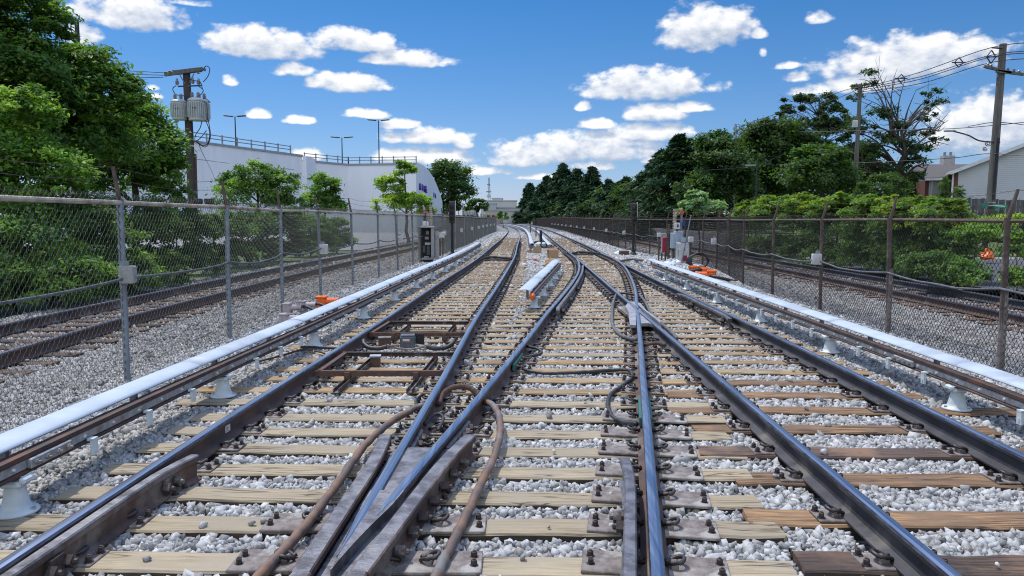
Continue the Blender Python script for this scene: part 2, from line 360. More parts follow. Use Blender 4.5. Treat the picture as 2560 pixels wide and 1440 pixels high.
# ---------------- smooth plan paths: X as a function of Y ----------------
class Path:
    def __init__(s, pts):
        pts = sorted(pts); s.y = np.array([p[0] for p in pts]); s.x = np.array([p[1] for p in pts])
        h = np.diff(s.y); d = np.diff(s.x) / h; m = np.zeros(len(s.y)); m[1:-1] = (d[:-1] * h[1:] + d[1:] * h[:-1]) / (h[:-1] + h[1:]); m[0] = d[0]; m[-1] = d[-1]
        s.m = m
    def __call__(s, Y):
        Y = np.asarray(Y, float); i = np.clip(np.searchsorted(s.y, Y) - 1, 0, len(s.y) - 2)
        h = s.y[i+1] - s.y[i]; t = (Y - s.y[i]) / h
        lo = t < 0; hi = t > 1; tt = np.clip(t, 0, 1)
        r = (2*tt**3-3*tt**2+1)*s.x[i] + (tt**3-2*tt**2+tt)*h*s.m[i] + (-2*tt**3+3*tt**2)*s.x[i+1] + (tt**3-tt**2)*h*s.m[i+1]
        r = np.where(lo, s.x[i] + (Y - s.y[i]) * s.m[i], r); r = np.where(hi, s.x[i+1] + (Y - s.y[i+1]) * s.m[i+1], r)
        return r
    def ang(s, Y): return math.atan2(float(s(Y + .2) - s(Y - .2)), .4)    # to the right of +Y
ZR = .20
def img(pts, z=ZR): return [(gp(x, y, z).y, gp(x, y, z).x) for x, y in pts]
FARA = [(88, -.62), (125, -.62), (180, -1.9), (260, -6.0), (360, -14.5), (480, -29)]
A = Path(img([(-110, 1480), (527, 1068), (894, 839), (1108, 700), (1180, 655)]) + [(45, -1.22), (61, -.93)] + FARA)
B = Path(img([(789, 1480), (954, 1200), (1098, 958), (1189, 795)]) + [(Y, float(A(Y)) + 1.52) for Y in (17, 24, 33, 45, 61)] + [(y, x + 1.52) for y, x in FARA])
C = Path(img([(780, 1480), (1017, 1200), (1240, 940), (1330, 830), (1363, 787), (1400, 744), (1429, 708), (1446, 679), (1448.5, 662), (1441, 645), (1421, 629)]))
M = Path(img([(1648, 1480), (1621, 1100), (1607, 936), (1600, 839), (1592.5, 762), (1588, 721), (1581, 700), (1571, 679), (1554, 658), (1533, 645), (1500, 631)]))
FARE = [(80, 3.75), (107, 4.15), (150, 4.15), (200, 3.1), (280, -.7), (380, -9), (480, -20.5)]
E = Path(img([(2442, 1480), (1989, 1102), (1762, 912), (1572, 754), (1460, 660), (1421, 629)]) + [(61, 3.3)] + FARE)
F = Path(img([(3200, 1445), (2560, 1136), (2240, 981), (2020, 876), (1862, 802), (1719, 735), (1617, 687), (1525, 641), (1475, 617)]) + [(61, 4.95)] + [(y, x + 1.52) for y, x in FARE])
# ================= ground =================
def ys(a, b): # sample stations, denser near
    o = [a]
    while o[-1] < b: o.append(min(b, o[-1] + max(.25, abs(o[-1]) * .035)))
    return o
def wide_ground():
    V = []; F = []; X = [-600, -200, -60, -30, -16, -11, 0, 11, 16, 30, 60, 200, 600]; Y = [-60, -10, 20, 60, 120, 260, 600, 1500, 4000]
    for y in Y:
        for x in X: V.append((x * (1 if y < 600 else 4), y, -.22))
    n = len(X); F = [(j*n+i, j*n+i+1, (j+1)*n+i+1, (j+1)*n+i) for j in range(len(Y)-1) for i in range(n-1)]
    return MB().add(V, F)
GRASSG = pm('dry_green_ground', (.085, .105, .04), (.05, .065, .025), .6, .95, 0, .5, c3=(.15, .135, .085), bscale=12)
BED = pm('ballast_bed', (.22, .22, .22), (.07, .07, .075), 26, .95, 0, 1.0, c3=(.24, .235, .225), bscale=34, lo=.38, hi=.58)
struct(wide_ground().build('ground', GRASSG))
LT0, LT1 = (-7.62, -6.18), (8.72, 10.15)
FL = Path(img([(310, 956)], 0) + [(11.2, -4.30), (14.3, -4.42), (17.7, -4.45), (24, -4.15), (37, -3.62), (53, -3.2), (89, -2.85), (109, -2.45), (150, -3.3), (200, -5.2), (280, -9.8), (380, -18.5), (-3, -4.55)])
FR = Path([(-3, 5.35), (8.8, 5.83), (11.5, 5.98), (14.5, 6.14), (17, 6.22), (20, 6.35), (24, 6.95), (27, 7.35), (31, 7.65), (35, 7.5), (42, 6.95), (60, 7.0), (85, 7.15), (117, 7.35), (150, 7.25), (200, 6.25), (280, 2.6), (380, -5.8), (480, -17.5)])
def leftx(Y): return float(FL(Y)) - 2.55
LTI = Path([(-3, -6.1), (8.9, -6.18), (12.2, -6.42), (16.6, -6.47), (27.4, -6.38), (45, -5.7), (89, -5.0), (109, -4.7), (150, -5.6), (200, -7.5), (280, -12.1)])     # rail nearer to us
LTO = Path([(y, x - 1.47) for y, x in zip(LTI.y, LTI.x)])
RTI = Path([(-3, 8.3), (6, 8.45), (12.4, 8.60), (16.8, 8.74), (22.8, 8.86), (34, 9.0), (60, 9.2), (117, 9.7), (150, 9.6), (200, 8.6), (280, 5.0), (380, -3.4), (480, -15)])
RTO = Path([(y, x + 1.47) for y, x in zip(RTI.y, RTI.x)])
def strip(name, xa, xb, za, zb, mat, y0=-6, y1=470, nx=10, amp=0):
    Y = ys(y0 + 6.01, y1 + 6); Y = [y - 6 for y in Y]; V = []; F = []
    for y in Y:
        a, b = xa(y), xb(y)
        for i in range(nx + 1):
            t = i / nx; V.append((a + (b - a) * t, y, za + (zb - za) * t + amp * (rng.random() - .5)))
    n = nx + 1; F = [(j*n+i, j*n+i+1, (j+1)*n+i+1, (j+1)*n+i) for j in range(len(Y)-1) for i in range(nx)]
    return MB().add(V, F).build(name, mat, smooth=True)
struct(strip('ballast_bed', lambda y: float(LTO(y)) - 1.6, lambda y: float(RTO(y)) + 1.3, -.075, -.075, BED, nx=40, amp=.01))
# ================= rails =================
RP = [(-.07, 0), (.07, 0), (.07, .012), (.014, .034), (.009, .05), (.009, .112), (.034, .13), (.036, .152), (.029, .166), (.012, .171), (-.012, .171), (-.029, .166), (-.036, .152), (-.034, .13), (-.009, .112), (-.009, .05), (-.014, .034), (-.07, .012)]
RM = [0, 0, 0, 0, 0, 0, 0, 2, 1, 1, 1, 2, 0, 0, 0, 0, 0, 0]
ZB = ZR - .171
def path3(P, y0, y1, off=0, z=ZB):
    o = []
    for y in ys(y0, y1):
        a = P.ang(y); o.append((float(P(y)) + off * math.cos(a), y - off * math.sin(a), z))
    return o
def rail(P, y0, y1, label, web=WEB, head=HEAD, group='running rails', cat='rail', worn=HEAD2, tip=0):
    pp = path3(P, y0, y1); of = [1.0 if not tip else min(1.0, .12 + .88 * (p[1] - y0) / tip) for p in pp]
    o = MB().sweep(pp, RP, RM, offs=of).build('running_rail', [web, head, worn]); return tag(o, label, cat, group)
rail(A, .6, 420, 'left rail of the left track, blue-shining head, rusty web, small white sticker')
rail(B, 3.47, 420, 'right rail of the left track, running into the big frog', tip=.55)
rail(C, 3.97, 37.2, 'left rail of the crossover, curving down into the big frog', tip=.1)
rail(M, .6, 36.6, 'right rail of the crossover, reaching the bottom edge right of centre')
rail(E, .6, 410, 'left rail of the right track, dark web, running down to the lower right corner', WEB2)
rail(F, .6, 410, 'right rail of the right track beside the right contact rail, dark web', WEB2)
rail(LTO, 1, 270, 'far rail of the rusty track behind the left fence', WEB, HEAD2, 'rails behind the fences')
rail(LTI, 1, 270, 'near rail of the rusty track behind the left fence', RUST, HEAD2, 'rails behind the fences')
rail(RTI, 1, 420, 'near rail of the dark track behind the right fence', WEB, HEAD2, 'rails behind the fences')
rail(RTO, 1, 420, 'far rail of the dark track behind the right fence', WEB2, HEAD2, 'rails behind the fences')
# ---- guard rails: thing > rail_bar, nuts
GP = [(-.045, 0), (.045, 0), (.045, .012), (.012, .03), (.012, .12), (.034, .136), (.034, .168), (.026, .176), (-.026, .176), (-.034, .168), (-.034, .136), (-.012, .115), (-.012, .03), (-.045, .012)]
def nut(c, r, ang, name='nut', parent=None, mat=STEELB, ln=.045, sq=True):
    mb = MB(); dx, dy = math.cos(ang), math.sin(ang); c = Vector(c)
    mb.cyl(c, c + Vector((dx, dy, 0)) * ln, r, r, 4 if sq else 6); mb.cyl(c + Vector((dx, dy, 0)) * ln, c + Vector((dx, dy, 0)) * (ln + .022), r * .5, r * .45, 8)
    return mb.build(name, mat, parent)
def guard(P, y0, y1, side, label, g0=.115, flare0=0, flare1=.07, nuts=(), L=WEB):
    root = empty('guard_rail', label, 'guard rail', (float(P(y1)), y1, 0), group='guard rails')
    inv = Vector(root.location); pts = []
    for y in ys(y0, y1):
        k = max(0, (y - (y1 - .6)) / .6); k0 = max(0, ((y0 + .6) - y) / .6)
        off = side * (g0 + flare1 * k * k + flare0 * k0 * k0); a = P.ang(y)
        pts.append((float(P(y)) + off - inv.x, y - inv.y, ZB - .004))
    MB().sweep(pts, GP, [0]*6 + [1, 1, 1, 1] + [0]*4).build('guard_bar', [L, CAST], root)
    for y in nuts:
        a = P.ang(y); x = float(P(y)) + side * (g0 + .02) - inv.x
        MB().box((x + side * .005, y - inv.y, .10), (.05, .10, .11), -a).build('spacer_block', STEELB, root)
        for dyy in (-.06, .07): nut((x + side * .02, y + dyy - inv.y, .10), .036, -a if side > 0 else PI - a, 'bolt', root)
    return root
guard(A, .6, 5.02, 1, 'short rusty guard rail inside the left rail at the lower left corner', nuts=(3.55, 4.7), g0=.112)
guard(M, .6, 4.95, -1, 'grey guard rail left of the crossover rail at the bottom edge', nuts=(3.3, 4.1), g0=.128, L=CAST, flare1=.04)
guard(F, 12.1, 16.3, -1, 'guard rail on the inside of the right track\'s right rail beyond the frog', nuts=(12.6, 13.8, 15), flare0=.05, L=STEELB)
guard(C, 13.2, 27, 1, 'long curved guard rail hugging the crossover\'s left rail', nuts=(14, 16, 18.5), flare0=.05, L=CAST)
# ---- big frog, lower centre
fr = empty('railway_frog', 'big worn steel frog where the left track and the crossover meet, bottom centre', 'frog', (-.8, 4, 0))
def fpath(P, y0, y1, off, dz=0): return [(x + .8, y - 4, z + dz) for (x, y, z) in path3(P, y0, y1, off)]
WP = [(-.05, 0), (.05, 0), (.05, .012), (.016, .03), (.016, .10), (.045, .13), (.048, .165), (.040, .172), (-.040, .172), (-.048, .165), (-.045, .13), (-.016, .10), (-.016, .03), (-.05, .012)]
def wing(P, off, y0, y1, flare, name='wing_rail'):
    pts = []
    for y in ys(y0, y1):
        k = max(0, (y - (y1 - .9)) / .9); a = P.ang(y); pts.append((float(P(y)) + off + flare * k * k + .8, y - 4, ZB))
    return MB().sweep(pts, WP, [0]*7 + [1] + [0]*6).build(name, [WEB, CAST], fr)
# below the theoretical point B and C have swapped sides
wing(B, -.125, 3.3, 5.5, -.05); wing(C, -.125, .6, 3.3, 0, 'wing_rail'); wing(C, .135, 3.3, 5.5, .05); wing(B, .135, .6, 3.3, 0)
def poly_plate(fl, fr_, y0, y1, z, t, name, mat, n=14):
    V = []; F = []
    for i in range(n + 1):
        y = y0 + (y1 - y0) * i / n; a, b = fl(y), fr_(y)
        V += [(a + .8, y - 4, z - t), (a + .8, y - 4, z), (b + .8, y - 4, z), (b + .8, y - 4, z - t)]
    for i in range(n):
        for k in range(4): F.append((i*4+k, (i+1)*4+k, (i+1)*4+(k+1) % 4, i*4+(k+1) % 4))
    F += [(0, 1, 2, 3), (n*4+3, n*4+2, n*4+1, n*4)]
    return MB().add(V, F).build(name, mat, fr)
lo_ = lambda y: min(float(B(y)), float(C(y))); hi_ = lambda y: max(float(B(y)), float(C(y)))
poly_plate(lambda y: lo_(y) - .08, lambda y: hi_(y) + .08, 3.25, 5.35, .135, .08, 'frog_body', CAST)
tpf = lambda y: min(1, max(.06, (y - 3.30) / .8)); mid_ = lambda y: (float(B(y)) + float(C(y))) / 2; hw_ = lambda y: (abs(float(C(y)) - float(B(y))) / 2 + .033) * tpf(y)
poly_plate(lambda y: mid_(y) - hw_(y), lambda y: mid_(y) + hw_(y), 3.33, 4.35, .1965, .09, 'frog_point', CAST)
poly_plate(lambda y: float(B(y)) + .02, lambda y: float(C(y)) - .02, 4.35, 5.25, .178, .06, 'heel_casting', CAST)
for y in (3.15, 3.45, 3.75, 4.0, 4.2, 4.45, 4.7, 4.95, 5.2):
    nut((max(float(B(y)), float(C(y))) + .165 + .8, y - 4, .09), .034, -.05, 'bolt', fr, STEELB, .05)
# ---- second frog, beyond the centre
f2 = empty('railway_frog', 'pale cast frog further off where the crossover meets the right track', 'frog', (2.25, 13.6, 0))
def pl2(pts, z, t, name, mat):
    n = len(pts); V = [(x - 2.25, y - 13.6, z) for x, y in pts] + [(x - 2.25, y - 13.6, z - t) for x, y in pts]
    return MB().add(V, [tuple(range(n)), tuple(range(2*n-1, n-1, -1))] + [(i, n+i, n+(i+1) % n, (i+1) % n) for i in range(n)]).build(name, mat, f2)
q = lambda x, y, z=.19: (gp(x, y, z).x, gp(x, y, z).y)
CASTL = pm('pale_cast_frog', (.40, .39, .39), (.30, .29, .29), 6, .5, .6, .2)
pl2([q(1571, 776), q(1584, 812), q(1591, 812), q(1590, 756), q(1571, 758), q(1565, 765)][::-1] if False else [q(1590, 812), q(1575, 812), q(1571, 778), q(1563, 765), q(1572, 753), q(1589, 754)], .188, .05, 'wing_casting', CASTL)
pl2([q(1603, 806), q(1596, 766), q(1624, 800), q(1640, 811), q(1622, 806)], .178, .05, 'heel_casting', CASTL)
pl2([q(1650, 806, .2), q(1605, 770, .2), q(1588, 754, .2), q(1601, 757, .2), q(1616, 775, .2), q(1652, 800, .2)], .197, .06, 'wing_rail', CASTL)
MB().box((0, 0, .10), (.42, 2.0, .05), .0).build('base_plate', PLATE, f2)
for x, y in ((1560, 776), (1563, 790), (1646, 826), (1632, 818)): nut(tuple(Vector((*q(x, y, .1), .10)) - Vector((2.25, 13.6, 0))), .035, 0, 'bolt', f2)
# ---- insulated joints (teal), splice bars, sticker
def joint(P, Y, side, label):
    r = empty('insulated_joint', label, 'rail joint', (float(P(Y)), Y, 0), -P.ang(Y), 'insulated rail joints')
    for sd_ in (-1, 1):
        MB().box((sd_ * .040, 0, .105), (.03, .75, .085), bev=.008).build('splice_bar', GREENB, r)
    for k in (-.27, -.09, .09, .27): nut((side * .055, k, .105), .018, 0 if side > 0 else PI, 'bolt', r, STEELB, .03)
joint(M, 6.55, 1, 'teal insulated joint on the crossover\'s right rail above the bottom edge')
joint(C, 8.9, 1, 'teal insulated joint on the crossover\'s left rail beside the black cable loop')
joint(A, 36, 1, 'small teal joint on the left track\'s left rail in the distance'); joint(B, 36.5, 1, 'small teal joint on the left track\'s right rail in the distance')
joint(E, 38.6, -1, 'small teal joint at the right track\'s switch, left rail'); joint(F, 38.4, -1, 'small teal joint at the right track\'s switch, right rail')
def splice(P, Y, side, label, L=.75, n=6):
    r = empty('splice_bar', label, 'splice bar', (float(P(Y)), Y, 0), -P.ang(Y))
    MB().box((side * .038, 0, .10), (.035, L, .09), bev=.01).build('bar', CAST, r)
    for i in range(n): nut((side * .055, -L/2 + L*(i+.5)/n, .10), .03, 0 if side > 0 else PI, 'bolt', r, STEELB, .035)
splice(C, 5.75, 1, 'bolted splice bar on the crossover rail just above the big frog')
splice(B, 5.6, 1, 'short bolted splice bar between the two rails just above the big frog', .5, 3)
st = gp(531, 1095, .11); tk = MB().box((float(A(5.98)) + .0125, 5.98, .112), (.004, .09, .055), -A.ang(5.98)).build('sticker', WHITETRIM)
tag(tk, 'small white paper sticker on the web of the left rail', 'sticker')
tkp = MB(); [tkp.box((float(A(5.98)) + .0155, 5.98 - .02 + .008 * (i % 3), .098 + .009 * i), (.001, .05 - .01 * (i % 2), .003), -A.ang(5.98)) for i in range(4)]
tkp.build('sticker_print', BLACKPAINT).parent = tk
# ================= timber ties =================
PERP = -R(1.75)
tie_rects = []      # (x0, x1, y, halfwidth) for keeping stones off
def tie_mesh(L, w=.225, h=.19, seed=0):
    r = np.random.default_rng(seed); mb = MB(); n = max(3, int(L / .22)); V = []; prof = [(-w/2, -h), (w/2, -h), (w/2, -.012), (w/2 - .01, 0), (-w/2 + .01, 0), (-w/2, -.012)]
    wob = [(r.normal(0, .004), r.normal(0, .003)) for _ in range(n + 1)]
    for i in range(n + 1):
        x = -L/2 + L * i / n
        for k, (a, b) in enumerate(prof): V.append((x + (r.normal(0, .012) if i in (0, n) else 0), a + wob[i][0] + r.normal(0, .002), b + wob[i][1] * (b > -.1) + r.normal(0, .001)))
    F = [(i*6+k, (i+1)*6+k, (i+1)*6+(k+1) % 6, i*6+(k+1) % 6) for i in range(n) for k in range(6)]
    F = [f[::-1] for f in F] + [tuple(range(5, -1, -1)), tuple(range(n*6, n*6+6))]
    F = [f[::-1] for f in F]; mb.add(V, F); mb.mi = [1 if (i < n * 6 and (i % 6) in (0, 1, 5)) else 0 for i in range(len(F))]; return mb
tie_n = [0]; TCACHE = {}
far_ties = MB()
def tie(x0, x1, Y, mat, label, group, w=.225, z=.022, yaw=PERP, keep=True):
    tie_rects.append((x0, x1, Y, w / 2, yaw))
    L = x1 - x0; cx = (x0 + x1) / 2
    if not keep:
        far_ties.box((cx, Y, z - .06), (L, w, .12), yaw); return
    key = (round(L, 1), mat.name, tie_n[0] % 5)
    if key not in TCACHE or L > 3.5:
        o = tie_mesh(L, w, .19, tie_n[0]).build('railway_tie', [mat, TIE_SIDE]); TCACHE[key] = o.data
    else: o = put('railway_tie', TCACHE[key])
    o.location = (cx, Y, z + rng.normal(0, .003)); o.rotation_euler = (0, rng.normal(0, .001), yaw + rng.normal(0, .006))
    tie_n[0] += 1; return tag(o, label, 'railway tie', group)
ROWS = {}   # fastener positions
def fit(P, x, y0):  # rail X at the tie's own row, allowing for the tie's yaw
    y = y0
    for _ in range(3): y = y0 + (float(P(y)) - x) * math.tan(PERP)
    return float(P(y)), y
fast = []
def row(Y0, rails, x0, x1, mat, label, group, keep=True, xref=0, w=.225, big=()):
    # Y0 is the tie's distance at X = 0
    cx = (x0 + x1) / 2; Yc = Y0 + cx * math.tan(PERP)
    tie(x0, x1, Yc, mat, label, group, w, keep=keep)
    for n_, P in rails:
        x, y = fit(P, 0, Y0); fast.append((x, y, P.ang(y), n_ in big))
W9 = ['bottom-most', 'second from the bottom', 'third from the bottom', 'fourth from the bottom', 'fifth from the bottom', 'sixth from the bottom', 'seventh from the bottom', 'eighth from the bottom', 'ninth from the bottom', 'tenth from the bottom', 'eleventh from the bottom', 'twelfth from the bottom', 'thirteenth from the bottom', 'fourteenth from the bottom']
def tieY(py, px=1280): return gp(px, py, .02).y
# group 1: long pale ties under left track, frog and crossover; photo rows of their top-face centres at mid picture
g1 = [tieY(y) for y in (1560, 1415, 1317, 1243, 1179, 1126, 1083, 1045)]
ins_rows = [4.46, 7.5, 10.5, 13.5]
for k, Y in enumerate(g1):
    x0 = float(A(Y)) - .58; x1 = float(M(Y)) + .68 + .03 * (k % 3)
    if abs(Y - 4.3) < .3 and k == 2: x0 = -3.35
    row(Y, [('A', A), ('B', B), ('C', C), ('M', M)] if Y > 4.6 else [('A', A), ('M', M), ('FW', Path([(0, float(B(3.3)) + .3), (9, float(B(3.3)) + .34)])), ('FL', Path([(0, float(C(3.3)) - .27), (9, float(C(3.3)) - .20)]))], x0, x1, TIE_PALE,
        f'long pale weathered tie crossing the left track and the crossover, {W9[k]}' if k != 2 else 'long pale weathered tie that carries the nearest left insulator', 'long pale ties in the foreground', big=('M', 'FW', 'FL'))
# group 2: left track's own ties
Y = g1[-1] + .54; k = 0; far_ins = {}
while Y < 75:
    near = Y < 13; ins = any(abs(Y - q_) < .28 for q_ in [1.4 + 3.03 * j for j in range(2, 15)])
    x0 = float(A(Y)) - (.55 if not ins else 1.0) - .06 * (k % 2); x1 = float(B(Y)) + .52 + .07 * (k % 3 == 1)
    lab = f'yellowish tie of the left track, {ORD[k]} beyond the long pale ties' if k < 20 else 'timber tie of the left track in the distance'
    row(Y, [('A', A), ('B', B)], x0, x1, TIE_YEL if (k % 5) else TIE_PALE, lab, 'left track ties', keep=Y < 42)
    Y += .535; k += 1
# group 3: crossover ties, then shared long ties under crossover and right track
Y = g1[-1] + .53; k = 0
while Y < 37.5:
    sh = Y > 10.2
    x0 = float(C(Y)) - .6 - (.75 if 14.5 < Y < 25 and (k % 4 < 2) else 0); x1 = (float(F(Y)) + .52 if sh else float(M(Y)) + .62)
    lab = (f'short yellow tie under the crossover only, {ORD[k]} beyond the long pale ties' if not sh else (f'long timber tie shared by crossover and right track, {ORD[k-7]} beyond the short yellow ones' if k < 27 else 'timber tie under the crossover and right track near the far frog and switch'))
    row(Y, [('C', C), ('M', M)] + ([('E', E), ('F', F)] if sh else []), x0, x1, TIE_YEL if (k * 7 % 5) else TIE_PALE, lab, 'crossover ties', keep=True)
    Y += .54; k += 1
while Y < 75:
    row(Y, [('E', E), ('F', F)], float(E(Y)) - .5, float(F(Y)) + .5, TIE_PALE, 'timber tie of the right track beyond the switch', 'right track ties beyond the switch', keep=Y < 42); Y += .55
# group 4: the right track's own orange and dark ties
g4 = [gp(2300, y, .02) for y in (1545, 1410, 1295, 1198, 1132, 1073, 1026)]
Y4 = [p.y - p.x * math.tan(PERP) for p in g4]
while Y4[-1] < 9.7: Y4.append(Y4[-1] + .60)
mats4 = [TIE_DARK, TIE_DARK, TIE_DARK, TIE_ORG, TIE_ORG, TIE_ORG, TIE_ORG, TIE_ORG, TIE_YEL, TIE_YEL, TIE_YEL, TIE_YEL, TIE_YEL]
for k, Y in enumerate(Y4):
    Yr = Y + 2.8 * math.tan(PERP); x1 = float(F(Yr)) + .55
    if abs(Yr - 6.96) < .35: x1 += .85
    row(Y, [('E', E), ('F', F)], float(E(Yr)) - .62 + .1 * (k % 2), x1, [TIE_ORG, TIE_DARK, TIE_ORG][k % 3] if k < 5 else (TIE_ORG if k < 9 else TIE_YEL),
        f'brown creosoted tie of the right track, {W9[k]}', 'brown right track ties', w=.24)
# ties behind the fences
def backties(PI_, PO, y0, y1, kind, lim, mat):
    Y = y0; k = 0
    while Y < y1:
        a, b = float(PI_(Y)), float(PO(Y)); x0, x1 = min(a, b) - .5, max(a, b) + .5
        tie(x0, x1, Y, mat, (f'dark old tie behind the {kind} fence, {ORD[k]} from the picture edge' if k < 20 else f'dark rusty old tie of the track behind the {kind} fence'), f'old ties behind the {kind} fence', keep=k < lim, yaw=0); Y += .56; k += 1
backties(LTI, LTO, 6.5, 70, 'left', 45, TIE_DARK); backties(RTI, RTO, 9.5, 70, 'right', 45, TIE_DARK)
stuff(far_ties.build('far_ties', TIE_YEL), 'row upon row of small timber ties far down the tracks', 'railway ties')
# ================= rail fasteners: plate, two clips, four bolts =================
def clip_pts(s):     # spring clip: a curled rod beside the rail foot, s = side
    P = []
    for i in range(15):
        a = R(-150 + 300 * i / 14); P.append((s * (.105 + .042 * math.cos(a) * 1.05), .035 * math.sin(a) * 1.25, .042 + .018 * math.cos(a) + (.012 if i < 4 else 0)))
    P = [(s * .052, -.012, .026)] + P + [(s * .052, .03, .034)]
    return P
PL = MB().box((0, 0, .006), (.44, .19, .014), bev=.004).build('tie_plate', PLATE).data
PLB = MB().box((0, 0, .008), (.74, .25, .018), bev=.004).build('tie_plate', PLATE).data
CL = [MB().tube(clip_pts(s), .0115, 6).build('spring_clip', CLIPM, smooth=True).data for s in (-1, 1)]
BO = MB().cyl((0, 0, .01), (0, 0, .018), .024, .024, 10).box((0, 0, .032), (.027, .027, .03), bev=.004).cyl((0, 0, .046), (0, 0, .052), .008, .008, 6).build('bolt', STEELB).data
CP = MB().box((.098, 0, .024), (.035, .10, .03), bev=.006).build('clip_shoulder', PLATE).data; CP2 = MB().box((-.098, 0, .024), (.035, .10, .03), bev=.006).build('clip_shoulder', PLATE).data
def one_fastener():
    mb = MB().box((0, 0, .006), (.44, .19, .014))
    for s in (-1, 1): mb.tube(clip_pts(s)[::2], .013, 5); mb.box((s * .19, .04, .03), (.03, .03, .04)); mb.box((s * .19, -.05, .03), (.03, .03, .04))
    return mb
SM = one_fastener().build('rail_fastener', CLIPM).data
for o in list(bpy.data.objects):
    if o.name.split('.')[0] in ('tie_plate', 'spring_clip', 'bolt', 'clip_shoulder') and o.parent is None: bpy.data.objects.remove(o)
    elif o.data is SM: bpy.data.objects.remove(o)
fast.sort(key=lambda t: math.hypot(t[0], t[1]))
fm = MB(); nf = 0; cnt = {}
DIRW = ['frontmost', 'very near', 'near']
for i, (x, y, a, big) in enumerate(fast):
    if y < .6 or y > 60: continue
    if abs(x) > y * .74 + .4: continue
    names = [(abs(x - float(P(y))), n_) for P, n_ in ((A, "the left track's left rail"), (B, "the left track's right rail"), (C, "the crossover's left rail"), (M, "the crossover's right rail"), (E, "the right track's left rail"), (F, "the right track's right rail"))]
    nm = min(names)[1]; where = 'in the foreground' if y < 6 else ('in the middle distance' if y < 12 else 'in the distance')
    cnt[nm] = cnt.get(nm, -1) + 1; k_ = cnt[nm]
    lab = f'rail fastener with curled clips under {nm}, {ORD[k_]} from the bottom' if k_ < 20 else f'small dark rail fastener under {nm}, in the distance'; grp = f'fasteners under {nm}'
    if nf < 105:
        r = empty('rail_fastener', lab, 'rail fastener', (x, y, .022), -a, grp)
        put('tie_plate', PLB if big else PL, r)
        for s, cl, cp in ((-1, CL[0], CP2), (1, CL[1], CP)):
            put('spring_clip', cl, r); put('clip_shoulder', cp, r)
            for dy in (-.05, .055):
                b = put('bolt', BO, r); b.location = (s * ((.33 if big else .195) + rng.normal(0, .004)), dy + rng.normal(0, .005), 0); b.rotation_euler = (0, 0, rng.random())
    elif nf < 295: tag(put('rail_fastener', SM, None, (x, y, .022), -a), lab, 'rail fastener', grp)
    else:
        c, s_ = math.cos(-a), math.sin(-a); q_ = one_fastener() if nf < 300 else None
        vs = [(x + c * v.co.x - s_ * v.co.y, y + s_ * v.co.x + c * v.co.y, .022 + v.co.z) for v in SM.vertices]
        fm.add(vs, [tuple(p.vertices) for p in SM.polygons])
    nf += 1
if fm.v: stuff(fm.build('distant_rail_fasteners', CLIPM), 'dark line of tiny rail clips along the far rails', 'rail fasteners')
